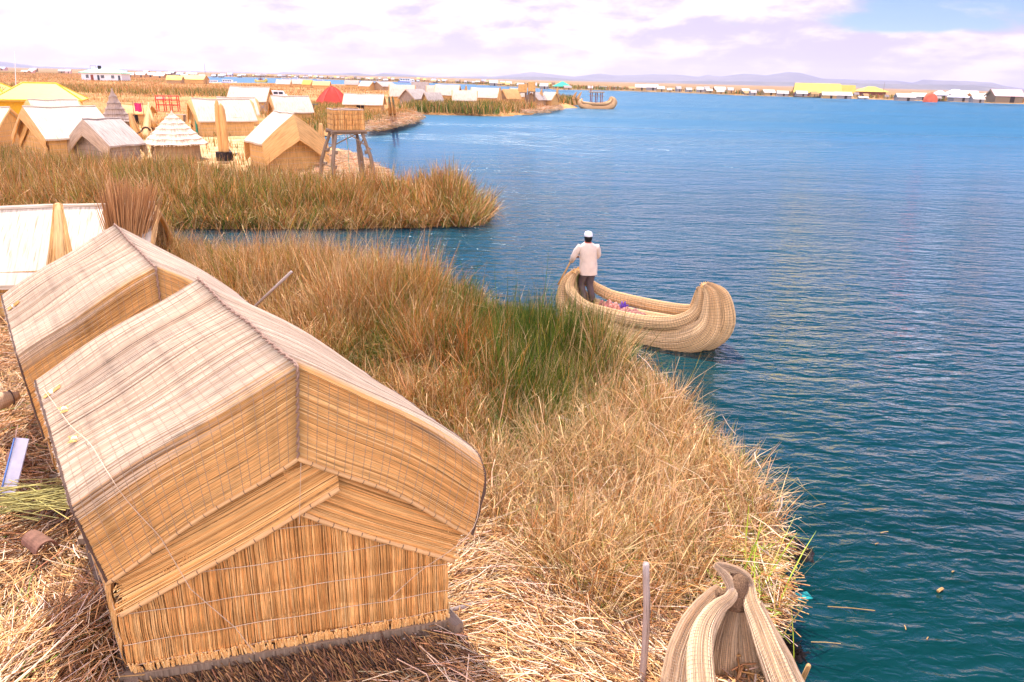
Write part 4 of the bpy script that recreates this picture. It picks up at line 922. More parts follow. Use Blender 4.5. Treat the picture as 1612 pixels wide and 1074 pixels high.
def scraps():
    r = np.random.default_rng(44); L_ = [(1480, 929, .10, .3, .018), (1392, 838, .12, .0, .006), (1380, 856, .06, .2, .006), (1425, 988, .07, 1., .006), (1340, 958, .5, -.4, .005), (1290, 795, .22, .1, .005), (1460, 1005, .05, .5, .006), (1370, 802, .16, -.3, .005), (1500, 900, .04, .2, .008), (1300, 1012, .3, -.35, .005)]
    for i, (x, y, ln, a, rd) in enumerate(L_):
        c = at(x, y, .012); d = np.array([math.cos(a+.3), math.sin(a+.3), 0])*ln/2; mb = MB(); mb.tube([c-d, c+[0, 0, .006], c+d], rd, 5, colr=CG[i % 4]*.55); o = mb.build('floating_reed', M['sewn'], None, c); o.location = [float(v) for v in c]
        lab = 'thick brown reed stub floating alone on the open water' if i == 0 else ('long thin reed floating off the moored prow' if i == 4 else 'tiny scrap of reed floating on the dark water near the bank')
        tag(o, lab, 'reed scrap', 'reed scraps floating near the bank')
    c = at(1264, 939, .0); mb = MB(); mb.box((0, 0, .0), (.17, .12, .02), rz=.2); o = mb.build('sunken_panel', plain('teal_plastic', (.02, .24, .24), .4), None); o.location = [float(v) for v in c]; tag(o, 'small teal plastic panel afloat among the stalks beside the prow', 'panel')
scraps()
# long live stalks leaning out over the water by the prow
def live():
    r = np.random.default_rng(8); N = 46; x0 = at(1195, 1000, .25); P = np.stack([x0[0]+r.normal(.05, .12, N), x0[1]+r.normal(.35, .35, N), np.full(N, .2)], 1)
    o = blades('leaning_stalks', P, r.uniform(.5, 1.25, N), r.uniform(.3, .9, N), r.normal(.9, .5, N), r.normal(.3, .3, N), r.uniform(.012, .02, N), pick(N, [(np.array([.34, .44, .04]), 1.), (np.array([.62, .50, .14]), .8)]), M['grass'])
    tag(o, 'bright yellow green stalks leaning over the water beside the prow', 'reeds', kind='stuff')
live()
# ---------------- reed boats ----------------
BC = [np.array(c) for c in ((.72, .49, .25), (.80, .58, .33), (.67, .44, .22), (.55, .35, .17))]
BP = [np.array(c) for c in ((.64, .45, .27), (.72, .54, .35), (.58, .40, .24), (.46, .30, .17))]
def reed_tube(mb, A, w, cols, pitch, seed=0, cord=.0035, cc=(.34, .22, .13)):
    """bundle: single reeds laid side by side round a bent core, wound with one long cord"""
    C_ = A[:, :3]; R_ = np.maximum(A[:, 3], .004); n_ = len(A); T = np.gradient(C_, axis=0); T /= np.linalg.norm(T, axis=1)[:, None]+1e-9
    ref = np.array([0, 0, 1.]) if abs(T[0][2]) < .9 else np.array([1., 0, 0]); nv = ref-T[0]*(ref@T[0]); nv /= np.linalg.norm(nv); NV = [nv]
    for i in range(1, n_): nv = nv-T[i]*(nv@T[i]); nv /= np.linalg.norm(nv); NV.append(nv)
    NV = np.array(NV); BV = np.cross(T, NV); g = np.linspace(0, 1, n_); I = lambda q, a: np.stack([np.interp(q, g, a[:, k]) for k in range(3)], -1)
    def P(s, t):
        s, t = np.broadcast_arrays(np.asarray(s, float), np.asarray(t, float)); a = (t*2*math.pi)[..., None]; s = np.clip(s, 0, 1)
        return I(s, C_)+(I(s, NV)*np.cos(a)+I(s, BV)*np.sin(a))*(np.interp(s, g, R_)*(1+.012*np.sin(s*40+t*5)))[..., None]
    circ = 2*math.pi*R_.max(); L = np.linalg.norm(np.diff(C_, axis=0), axis=1).sum(); r0 = np.random.default_rng(seed)
    def cf(s, t, r):
        c = cols[r.choice(4, p=(.36, .3, .22, .12))]*r.uniform(.85, 1.14); k = 1+.07*np.sin(s*L*9+r.uniform(0, 6)); d = np.where(r.uniform(0, 1, len(s)) < .05, .68, 1.); return c[None]*(k*d)[:, None]
    reed_mat(mb, P, circ, w, cf, max(24, n_-1), seed=seed, out=-1, ext=(0, .004), jit=.8, raised=.35, tangle=.001)
    mb.tube(C_, np.maximum(R_-.004, .002), 14, colr=tuple(cols[3]))
    turns = int(L/pitch); m_ = turns*14; q = np.linspace(.01, .99, m_); t = (q*turns) % 1.; H_ = P(q, t); ctr = I(q, C_); o_ = H_-ctr; o_ /= np.linalg.norm(o_, axis=1)[:, None]+1e-9; mb.tube(H_+o_*(w*.42+cord*.4), cord, 4, colr=cc)
def bundle_end(mb, c, d, r, colr=(.5, .34, .18)):
    pass
def reed_boat(name, label, cat, loc, yaw, k=1., mat=None, full=True, bow_h=1.42, group=None, stern=1.):
    t = thing(name, label, cat, loc, yaw, group); t.scale = (k, k, k); mat = mat or M['boat']; seg_c = [0]
    def part(nm, pts, n=16, wob=.02, m_=None, sq=None, seg=44):
        A = spline(pts, seg); A[:, 2] *= 1+(stern-1)*np.clip((-A[:, 0]-1.2)/.6, 0, 1)*np.clip(A[:, 2]/.9, 0, 1); mb = MB()
        if full:
            seg_c[0] += 1; reed_tube(mb, A, .020, BC, .060, seg_c[0], .0050); return mb.build(nm, M['sewn'], t)
        mb.tube(A[:, :3], np.maximum(A[:, 3], .004), n, squash=sq, wob=wob); return mb.build(nm, m_ or mat, t, smooth=True)
    h = bow_h
    for s in (1, -1):
        part('hull_bundle', [(-1.98, s*.14, 1.12, .05), (-2.12, s*.24, .88, .17), (-2.08, s*.36, .50, .27), (-1.6, s*.44, .22, .33), (-.6, s*.50, .14, .35), (.5, s*.50, .14, .36), (1.3, s*.46, .20, .38), (1.85, s*.40, .44, .39), (2.08, s*.30, .80, .30), (2.0, s*.19, h-.22, .19), (1.82, s*.10, h-.02, .09), (1.74, s*.07, h+.04, .03)], 20)
        part('gunwale_roll', [(-1.86, s*.08, 1.14, .04), (-1.97, s*.24, 1.00, .085), (-1.88, s*.50, .80, .115), (-1.4, s*.70, .68, .145), (-.5, s*.77, .62, .155), (.4, s*.76, .61, .160), (1.1, s*.68, .68, .165), (1.55, s*.50, .86, .155), (1.72, s*.33, 1.10, .130), (1.70, s*.20, h-.14, .085), (1.60, s*.13, h-.03, .035)], 14)
        part('inner_bundle', [(-1.75, s*.16, .34, .05), (-1.5, s*.26, .22, .12), (-.6, s*.30, .26, .18), (.6, s*.30, .26, .18), (1.2, s*.26, .42, .17), (1.5, s*.18, .80, .13), (1.62, s*.10, h-.12, .06)], 10)
    part('keel_bundle', [(-1.98, 0, 1.14, .05), (-2.18, 0, .85, .2), (-2.05, 0, .42, .3), (-1.3, 0, .08, .34), (0, 0, .0, .36), (1.2, 0, .06, .38), (1.95, 0, .36, .40), (2.28, 0, .80, .33), (2.20, 0, h-.22, .20), (1.95, 0, h+.0, .10), (1.78, 0, h+.08, .03)], 20)
    # tuft of reed ends where the bundles meet
    r = np.random.default_rng(3); mb = MB()
    for q in range(70):
        a = r.uniform(0, 6.28); c = np.array([-1.92+r.normal(0, .05), r.normal(0, .14), 1.10*stern+r.normal(0, .03)]); mb.tube([c, c+np.array([r.normal(-.02, .05), r.normal(0, .06), r.uniform(.0, .09)])], .012, 4, colr=CG[r.integers(0, 3)]*1.1)
    mb.build('stern_knot', M['sewn'], t)
    mb = MB(); mb.tube([(1.70, 0, h-.03), (1.82, 0, h+.0)], .09, 8, colr=(.5, .3, .12))
    for q in range(40):
        c = np.array([1.74+r.normal(0, .05), r.normal(0, .11), h+.0+r.normal(0, .02)]); mb.tube([c, c+np.array([r.normal(-.03, .03), r.normal(0, .03), r.uniform(.0, .06)])], .010, 4, colr=CG[r.integers(0, 3)])
    mb.build('bow_knot', M['sewn'], t)
    if full:
        N = 900; p = np.stack([r.uniform(-1.3, 1.25, N), r.normal(0, .2, N).clip(-.42, .42)], 1)
        straw('deck_straw', None, p, .40+r.uniform(0, .05, N), r.uniform(.2, .7, N), r.uniform(.006, .010, N), pick(N, [(STR, 1.), (STP, 1.)]), r.normal(0, .25, N), r.normal(0, .05, N), parent=t)
        mb = MB(); mb.grid(lambda i, j: (-1.5+2.9*i, (-.5+j)*1.0, .40+.02*math.sin(i*20)), 12, 4, 2.9, 1.); mb.build('deck_mat', mat, t)
    return t
BOATL = np.array([2.86, 16.06, -.02]); BYAW = rad(-34); BK = .84
reed_boat('reed_boat', 'thick golden reed boat with upturned ends drifting off the reed bed, one man aboard', 'boat', BOATL, BYAW, BK, bow_h=1.62, stern=1.27)
def boat_pt(x, y, z): c, s = math.cos(BYAW), math.sin(BYAW); x, y, z = x*BK, y*BK, z*BK; return BOATL+np.array([x*c-y*s, x*s+y*c, z])
# blankets heaped amidships
def blankets():
    c = boat_pt(-.72, -.05, .42); t = thing('blanket_heap', 'rumpled pink and brown blankets with a purple cloth heaped in the boat behind the man', 'blanket', c, BYAW)
    def heap(nm, x0, y0, lx, ly, h, mat, ph):
        mb = MB()
        def f(i, j):
            u, v = i*2-1, j*2-1; e = max(0, 1-(u*u)**1.5)*max(0, 1-(v*v)**1.5)
            return (x0+u*lx*(1+.12*math.sin(v*7+ph)), y0+v*ly*(1+.12*math.sin(u*6+ph)), h*e**.5*(1+.22*math.sin(u*9+v*5+ph)+.16*math.sin(v*14-u*6))+.01)
        mb.grid(f, 26, 20); mb.build(nm, mat, t, smooth=True)
    heap('pink_blanket', -.10, -.08, .30, .22, .24, M['pink'], 1.); heap('brown_blanket', .42, -.02, .34, .20, .16, M['brownpink'], 3.); heap('purple_cloth', .14, .20, .12, .10, .20, M['purple'], 5.)
M['pink'] = plain('pink_blanket', (.62, .24, .20), .9, .4, 22., bump=.8); M['brownpink'] = plain('brown_blanket', (.36, .17, .14), .9, .55, 26., bump=.8); M['purple'] = plain('purple_cloth', (.12, .05, .32), .9, .5, 30., bump=.5)
blankets()

# ---------------- the boatman ----------------
M['shirt'] = plain('cream_jacket', (.70, .56, .46), .85, .10, 7., bump=.9); M['trouser'] = plain('grey_trousers', (.115, .082, .080), .85, .2, 8., bump=.2)
M['cap'] = plain('white_cap', (.80, .78, .82), .7, .06); M['hair'] = plain('black_hair', (.012, .010, .012), .5, .2); M['shoe'] = plain('dark_shoe', (.03, .022, .02), .6); M['scarf'] = plain('red_collar', (.45, .08, .05), .8)
def skin_mesh(name, pts, edges, radii, mat, parent, root=0, sub=2):
    me = bpy.data.meshes.new(name); me.from_pydata([tuple(p) for p in pts], edges, []); o = bpy.data.objects.new(name, me); col.objects.link(o); o.parent = parent
    me.materials.append(mat); md = o.modifiers.new('skin', 'SKIN'); md.use_smooth_shade = True
    for i, v in enumerate(me.skin_vertices[0].data):
        rr = radii[i]; v.radius = rr if isinstance(rr, tuple) else (rr, rr); v.use_root = (i == root)
    s = o.modifiers.new('sub', 'SUBSURF'); s.levels = sub; s.render_levels = sub
    return o
def person():
    c = np.array([1.72, 16.92, .37]); t = thing('person', 'man in cream jacket, grey trousers and white cap standing in the reed boat, back turned', 'person', c, rad(6))
    P = []; E_ = []; R_ = []
    def v(p, r, par=None):
        P.append(p); R_.append(r)
        if par is not None: E_.append((par, len(P)-1))
        return len(P)-1
    pel = v((.03, 0, .93), (.15, .11)); sp = v((.02, .0, 1.12), (.14, .10), pel); ch = v((0, .0, 1.34), (.16, .11), sp); nk = v((-.015, .01, 1.47), .055, ch); hb = v((-.015, .03, 1.55), (.068, .078), nk); hm = v((-.015, .035, 1.62), (.078, .095), hb); v((-.015, .03, 1.70), (.06, .075), hm)
    nose = v((-.02, .135, 1.60), .014, hm)
    hands = []
    for s, el, wr, pa in ((-1, (-.33, .05, 1.13), (-.33, .26, .98), (-.33, .34, .95)), (1, (.25, .16, 1.14), (-.16, .34, 1.08), (-.24, .37, 1.07))):
        sh = v((s*.15, 0, 1.37), .048, ch); e = v(el, .043, sh); w_ = v(wr, .028, e); p_ = v(pa, (.032, .020), w_); d = np.array(pa)-np.array(wr); d /= np.linalg.norm(d)
        for q in range(4):
            a = v(tuple(np.array(pa)+d*.035+np.array([0, 0, .022-.015*q])), .0085, p_); b = v(tuple(np.array(pa)+d*.055+np.array([-.020*s*(-1), .012, .020-.015*q])), .008, a); v(tuple(np.array(pa)+d*.040+np.array([.040*s, .022, .018-.015*q])), .007, b)
        th = v(tuple(np.array(pa)+np.array([.022*s, 0, .030])), .010, p_); v(tuple(np.array(pa)+d*.03+np.array([.034*s, .006, .034])), .008, th)
    for s, kn, an in ((-1, (-.10, .10, .49), (-.04, -.02, .08)), (1, (.09, .07, .50), (.17, .0, .08))):
        hp = v((s*.085+.03, .0, .86), .085, pel); k = v(kn, .060, hp); a = v(an, .040, k); v((an[0], an[1]+.14, .035), .035, a)
    skin_mesh('body', P, E_, R_, M['skin'], t, root=0, sub=2)
    # loose jacket: lofted torso, sleeves
    def loft(mb, rings, n=22, wr=.03, ph=0.):
        V = []; UV = []
        for i, (x, y, z, rx, ry) in enumerate(rings):
            for k in range(n+1):
                a = 2*math.pi*k/n; q = 1+wr*math.sin(a*4+z*14+ph)+wr*.6*math.sin(a*7-z*9); V.append((x+rx*q*math.cos(a), y+ry*q*math.sin(a), z)); UV.append((a, z))
        m_ = len(rings); mb.add(V, [(i*(n+1)+k, i*(n+1)+k+1, (i+1)*(n+1)+k+1, (i+1)*(n+1)+k) for i in range(m_-1) for k in range(n)], UV)
    mb = MB(); A = spline([(.03, 0, .74, .215, .150), (.03, 0, .90, .215, .150), (.015, 0, 1.08, .200, .140), (0, 0, 1.26, .215, .140), (-.005, 0, 1.38, .215, .125), (-.01, .0, 1.45, .160, .10), (-.015, .01, 1.50, .080, .075)], 26); loft(mb, A)
    for pts in ([(-.175, 0, 1.40, .085), (-.27, .02, 1.28, .078), (-.335, .05, 1.13, .066), (-.335, .16, 1.05, .058), (-.33, .26, .985, .048)], [(.175, 0, 1.40, .085), (.235, .05, 1.28, .078), (.255, .15, 1.14, .066), (.06, .25, 1.10, .058), (-.13, .33, 1.08, .048)]):
        S = spline(pts, 18); mb.tube(S[:, :3], S[:, 3], 12, wob=.05)
    mb.build('jacket', M['shirt'], t, smooth=True)
    mb = MB()
    for s, kn, an in ((-1, (-.10, .10, .49), (-.04, -.02, .08)), (1, (.09, .07, .50), (.17, .0, .08))):
        S = spline([(s*.075+.03, 0, .88, .115), (s*.085+.02, .03, .72, .105), (kn[0], kn[1]-.01, .50, .085), ((kn[0]+an[0])/2, (kn[1]+an[1])/2-.01, .30, .078), (an[0], an[1], .10, .070)], 18); mb.tube(S[:, :3], S[:, 3], 12, wob=.06)
    loft(mb, spline([(.03, 0, .76, .17, .125), (.03, 0, .86, .185, .13), (.03, 0, .98, .17, .12)], 6), wr=.01); mb.build('trousers', M['trouser'], t, smooth=True)
    for an in ((-.04, -.02), (.17, .0)):
        mb = MB(); S = spline([(an[0], an[1]-.06, .045, .040), (an[0], an[1]+.02, .05, .050), (an[0], an[1]+.10, .045, .046), (an[0], an[1]+.18, .035, .028)], 10); mb.tube(S[:, :3], S[:, 3], 10); mb.build('shoe', M['shoe'], t, smooth=True)
    mb = MB(); loft(mb, spline([(-.015, .0, 1.52, .060, .060), (-.015, .0, 1.56, .085, .090), (-.015, .005, 1.63, .092, .105), (-.015, .01, 1.67, .088, .10)], 8), wr=.015); mb.build('hair', M['hair'], t, smooth=True)
    mb = MB(); loft(mb, spline([(-.015, .01, 1.645, .097, .112), (-.015, .012, 1.69, .096, .110), (-.015, .015, 1.735, .075, .088), (-.015, .015, 1.757, .03, .04), (-.015, .015, 1.760, .002, .002)], 14), wr=.006)
    mb.grid(lambda i, j: (-.015+.075*math.sin((i-.5)*2.6), .085+.11*j*math.cos((i-.5)*2.2), 1.655-.02*j), 10, 3); mb.build('cap', M['cap'], t, smooth=True)
    mb = MB(); a = np.linspace(0, 2*math.pi, 20); mb.tube([( -.015+.074*math.cos(q), .008+.070*math.sin(q), 1.502+.008*math.sin(q)) for q in a], .013, 6); mb.build('collar', M['scarf'], t, smooth=True)
    # the pole runs through both fists and down over the stern
    def W_(p): a = rad(6); p = np.array(p); return c+np.array([p[0]*math.cos(a)-p[1]*math.sin(a), p[0]*math.sin(a)+p[1]*math.cos(a), p[2]])
    h1_ = W_((-.335, .375, .945)); h2_ = W_((-.265, .40, 1.07)); d = h1_-h2_; d /= np.linalg.norm(d); a = h2_-d*.10; b = h1_+d*.62
    rod('punt_pole', 'brown punting pole held in both hands of the boatman', 'pole', b, a, .022, .020, M['bundle'])
person()
for i, (x, y, lab) in enumerate(((-1.90, .22, 'left one of two short pegs stuck in the stern knot'), (-1.86, .02, 'right one of two short pegs stuck in the stern knot'))):
    a = boat_pt(x, y, 1.50); rod('stern_peg', lab, 'peg', a, a+np.array([-.03, 0, .48]), .022, .018, M['bundle'], group='pegs in the stern knot')

# ---------------- the moored prow in the lower right corner ----------------
def near_prow():
    pc = [0]; c = at(1150, 1090, .2); t = thing('reed_boat', 'pale bound reed boat at the lower right corner, only its curled double prow in view', 'boat', c)
    def P(l): return [list(at(x, y, z))+[r_] for x, y, z, r_ in l]
    def part(nm, l, n=18, wob=.015, m_=None, seg=50, uvs=1.):
        A = spline(P(l), seg); mb = MB()
        if m_ is None: pc[0] += 1; reed_tube(mb, A, .0085, BP, .019, 100+pc[0], .0019, (.42, .31, .23)); return mb.build(nm, M['sewn'], t, c)
        mb.tube(A[:, :3], np.maximum(A[:, 3], .004), n, wob=wob, uvs=uvs); return mb.build(nm, m_, t, c, smooth=True)
    part('outer_bundle', [(1085, 1200, .30, .22), (1078, 1110, .70, .20), (1083, 1040, 1.00, .175), (1098, 990, 1.22, .145), (1120, 955, 1.38, .115), (1140, 930, 1.50, .075)])
    part('prow_roll', [(1112, 1200, .95, .105), (1106, 1100, 1.20, .10), (1102, 1035, 1.36, .092), (1108, 990, 1.46, .078), (1128, 958, 1.54, .058), (1148, 943, 1.58, .043), (1153, 930, 1.60, .040), (1147, 914, 1.66, .034), (1136, 899, 1.72, .026), (1124, 889, 1.76, .015)], 14)
    part('prow_roll', [(1300, 1200, .95, .10), (1242, 1100, 1.20, .092), (1215, 1035, 1.36, .082), (1196, 985, 1.46, .068), (1182, 950, 1.54, .055), (1178, 925, 1.58, .048), (1172, 908, 1.66, .040), (1158, 898, 1.71, .032), (1140, 891, 1.75, .024), (1127, 888, 1.76, .013)], 14)
    part('inner_rib', [(1150, 1200, .02, .20), (1136, 1100, .40, .175), (1134, 1040, .74, .15), (1140, 990, 1.04, .12), (1150, 955, 1.28, .088), (1156, 925, 1.54, .055)], 16, uvs=1.)
    part('inner_rib', [(1205, 1200, .02, .20), (1188, 1100, .40, .175), (1178, 1040, .74, .15), (1171, 990, 1.04, .12), (1167, 955, 1.28, .088), (1164, 925, 1.54, .058)], 16)
    part('outer_bundle', [(1310, 1210, .30, .16), (1252, 1110, .62, .15), (1222, 1040, .90, .13), (1200, 990, 1.12, .10), (1186, 950, 1.30, .07)])
    # cut butts at the top of the middle bundles
    r = np.random.default_rng(4); a = at(1153, 935, 1.56); b = at(1166, 912, 1.60)
    for l in ([(1133, 946, 1.46, .055), (1139, 934, 1.52, .064), (1141, 930, 1.54, .005)], [(1158, 960, 1.44, .078), (1160, 925, 1.60, .085), (1161, 910, 1.64, .075), (1161, 905, 1.65, .004)]): part('cut_end', l, 14, .03, M['cutend'], 12)

def prow_litter():
    r = np.random.default_rng(19); N = 60; P0 = at(1165, 1085, .75); p = P0[:2]+r.normal(0, .11, (N, 2))
    straw('prow_litter', 'dry reed scraps lying inside the moored prow', p, .72+r.uniform(0, .12, N), r.uniform(.1, .35, N), r.uniform(.006, .014, N), pick(N, [(STR, 1.), (STP, .6)]), r.uniform(-3, 3, N), r.normal(0, .2, N), bend=.4)
prow_litter()
M['cutend'] = plain('cut_reed_ends', (.20, .115, .065), .95, .5, 90., bump=1.)
near_prow()

# ---------------- watchtower ----------------
def tower():
    c = at(549, 288, .40); t = thing('watchtower', 'reed walled lookout platform on splayed grey posts at the tip of the village', 'tower', c, rad(25)); hw, hd, zf, zt = .68, .66, 2.45, 3.40
    for sx, sy, bx, by in ((-1, -1, -.95, -1.0), (1, -1, 1.05, -.95), (-1, 1, -1.15, .95), (1, 1, .95, .95)):
        mb = MB(); mb.tube(spline([(bx*1.0, by, -.1), (bx*.93+.02*sy, by*.93, 1.1), (sx*hw*.9, sy*hd*.9, zf)], 14), np.linspace(.105, .075, 15), 8, wob=.12); 
        for k in (.35, .62): p = np.array([bx, by, 0])*(1-k)+np.array([sx*hw*.9, sy*hd*.9, zf])*k; mb.tube([p-[0, 0, .08], p+[0, 0, .08]], .115, 8, wob=.2)
        mb.build('leg', M['wood'], t, smooth=True)
    for a, b in (((-.75, -.35, 0), (-.72, -.3, 2.4)), ((.55, -.3, -.05), (.45, -.2, 2.4))):
        mb = MB(); mb.tube([a, b], .055, 7, wob=.1); mb.build('prop', M['wood'], t, smooth=True)
    for z in (.35, .85, 1.35, 1.85):
        k = z/zf; mb = MB(); mb.tube([(-1.0*(1-k)-.74*k, -1.0*(1-k)-.72*k, z), (-1.15*(1-k)-.74*k, .2, z+.02)], .022, 6); mb.build('rung', M['wood'], t)
    for a, b in (((.0, -.75, 2.35), (.98, -.85, 1.65)), ((.75, -.7, 2.3), (.75, .75, 1.6)), ((-.75, .7, 1.6), (.7, .72, 2.3))):
        mb = MB(); mb.tube([a, b], .03, 6); mb.build('brace', M['wood'], t)
    mb = MB(); mb.box((0, 0, zf+.04), (1.62, 1.56, .09)); mb.build('floor', M['wood'], t)
    for sy in (-1, 1): mb = MB(); mb.beam((-.86, sy*.6, zf-.05), (.86, sy*.6, zf-.05), .10, .10); mb.build('floor_beam', M['wood'], t)
    def P(e):
        def f(s, q):
            s, q = np.broadcast_arrays(s, q); x0, y0, x1, y1 = e; k = 1-.04*s; row = .02*np.abs(np.sin(s*math.pi*4)); nx, ny = (y1-y0), -(x1-x0); nl = math.hypot(nx, ny)
            return np.stack([(x0+(x1-x0)*q)*k+nx/nl*row, (y0+(y1-y0)*q)*k+ny/nl*row, zf+.08+(zt-zf)*s+.03*np.sin(q*9+x0)*s], -1)
        return f
    for e in ((-.74, -.71, .74, -.71), (-.74, .71, -.74, -.71), (.74, -.71, .74, .71), (.74, .71, -.74, .71)):
        mb = MB(); reed_mat(mb, P(e), 1.5, .030, gold_colour, 12, seed=int(e[0]*9+e[1]*5+50), out=1, ext=(0, .012)); wo = mb.build('reed_wall', M['sewn'], t)
        mb = MB(); f = P(e); off = np.array([-(e[3]-e[1]), (e[2]-e[0]), 0]); off = off/np.linalg.norm(off)*.03; mb.grid(lambda i, j: f(np.array([i*.98]), np.array([j]))[0]+off, 4, 4); mb.build('wall_backing', M['backing'], wo)
        mb = MB()
        for s in (.25, .5, .75): mb.tube([f(np.array([s]), np.array([q]))[0]-off*.5 for q in np.linspace(0, 1, 10)], .008, 4, colr=(.42, .22, .1))
        mb.build('binding_string', M['sewn'], wo)
    mb = MB()
    for x0, y0, x1, y1 in ((-.71, -.68, .71, -.68), (-.71, .68, .71, .68), (-.71, -.68, -.71, .68), (.71, -.68, .71, .68)): mb.tube([(x0, y0, zt+.05), (x1, y1, zt+.05)], .028, 6)
    mb.build('top_rail', M['wood_pale'], t)
    mb = MB(); mb.tube([(-.05, -.4, 2.4), (-.05, -.42, 1.5), (-.03, -.4, .5)], .012, 5); mb.build('hanging_rope', M['teal'], t)
    mb = MB(); mb.tube([(-.15, -.4, 2.4), (.0, -.4, 1.5), (.35, -.4, .75)], .012, 5); mb.build('hanging_rope', M['pinkrope'], t)
M['teal'] = plain('teal_paint', (.02, .42, .30), .5); M['pinkrope'] = plain('pink_rope', (.7, .25, .2), .8)
tower()
bundle('reed_bundle', 'golden sheaf of long reeds standing between the tower and the big village hut', [at(507, 262, .4), at(508, 240, 1.0), at(506, 215, 1.9), at(505, 195, 2.6)], [.22, .24, .18, .10], 60, .02, seed=6, wid=.04, ties=(.5,))
# ---------------- the village across the channel ----------------
VG = 'reed huts of the village across the channel'
def vh(label, gx, gy, e, yaw, L, W, hw, hr, roof='roof_white', flap='flap', wall='wall', z=.4, group=VG, **k):
    p = at(gx, gy, z); a = rad(yaw); c = p-e*np.array([math.cos(a), math.sin(a), 0])*L/2
    return village_hut('reed_hut', label, group, c, yaw, L, W, hw, hr, M[roof], M[flap], M[wall], **k)
M['green_door'] = plain('teal_door', (.02, .30, .20), .5, .1); M['dark'] = plain('dark_opening', (.02, .015, .012), .9); M['red'] = plain('red_cloth', (.62, .05, .035), .7, .12, 5.); M['white'] = plain('white_paint', (.78, .77, .80), .5, .06)
M['yellow_roof'] = plain('yellow_sheet_roof', (.66, .50, .11), .5, .08, 3.); M['yellow_wall'] = plain('yellow_wall', (.72, .40, .02), .7, .1); M['hall_roof'] = plain('straw_yellow_roof', (.62, .44, .10), .7, .12, .4); M['maroon'] = plain('maroon_gable', (.26, .06, .035), .7)
M['glass'] = plain('window_glass', (.05, .06, .08), .15, .2); M['green_roof'] = plain('pale_green_roof', (.50, .66, .50), .5, .1, .4); M['green_canopy'] = plain('green_canopy', (.02, .42, .26), .6); M['orange'] = plain('orange_dome', (.80, .16, .08), .7, .15, 1.); M['blue_tarp'] = plain('blue_tarp', (.03, .14, .60), .6)
vh('big eared hut with a deep folded gable, nearest the watchtower', 466, 266, 1, -52, 2.4, 3.3, 1.6, 2.95, ends=(1, -1), drop=1.3, out=.5, oh=.22)
vh('grey weathered hut between the wide white roofed hut and the cone roofed hut', 147, 254, -1, 66, 1.9, 3.2, 1.15, 2.3, 'roof_grey', 'flap_grey', 'wall_grey', drop=.85, out=.15, oh=.25)
vh('wide white roofed hut with yellowish inner gable mats facing the reed belt', 58, 249, -1, 52, 3.5, 4.2, 1.45, 2.85, drop=.6, out=.2, oh=.3, inner_=M['wall'])
t = vh('long white roofed hut with a blue strip under its eave at the left edge', 22, 236, 1, 6, 5.6, 3.4, 1.45, 2.6, drop=.15, out=.0)
mb = MB(); mb.box((0, -1.86, 1.30), (5.5, .04, .26)); mb.build('blue_strip', M['blue_tarp'], t)
vh('small white roofed hut peeking up behind the wide white roofed hut', 58, 207, -1, 48, 3.2, 2.7, 1.3, 2.5, drop=.35)
vh('white roofed hut with a teal door in its gable, behind the tall reed figure', 312, 212, -1, 34, 4.2, 3.3, 1.45, 2.85, drop=.3, door=('x-', .1, .55, 1.55, M['green_door']))
vh('white roofed hut standing just behind the teal doored hut', 349, 196, -1, 30, 3.2, 2.8, 1.3, 2.6, drop=.3)
vh('small open gabled hut between the teal doored hut and the lattice walled one', 386, 190, 1, -24, 1.8, 2.0, 1.2, 2.1, drop=.2)
t = vh('tall white roofed hut with a lattice of crossed reeds on its wall', 425, 181, 1, 2, 4.4, 3.4, 1.9, 3.3, drop=.2, out=0.)
mb = MB()
for k in range(5):
    for s in (1, -1): x = -1.9+k*.95; mb.tube([(x-.42*s, -1.74, .5), (x+.42*s, -1.74, 1.5)], .045, 5)
mb.tube([(-2.2, -1.76, 1.0), (2.2, -1.76, 1.0)], .04, 5); mb.build('lattice', M['wood_pale'], t)
vh('white roofed hut with a folded gable beside the clothes pole', 433, 194, -1, 30, 3.5, 2.9, 1.45, 2.75, drop=.5, out=.15)
t = vh('low white roofed hut with two dark doorways behind the watchtower', 603, 180, 1, 2, 4.9, 3.0, 1.5, 2.6, drop=.15, out=0, door=('y-', -.6, .5, 1.3, M['dark']))
mb = MB(); mb.box((-.05, -1.55, .65), (.4, .05, 1.3)); mb.build('door', M['dark'], t)
vh('low reed shelter with an arched doorway behind the leaning sheaves', 238, 194, 1, 4, 2.5, 1.9, 1.15, 1.75, 'flap', drop=.1, out=0., door=('y-', .1, .7, 1.05, M['dark']))
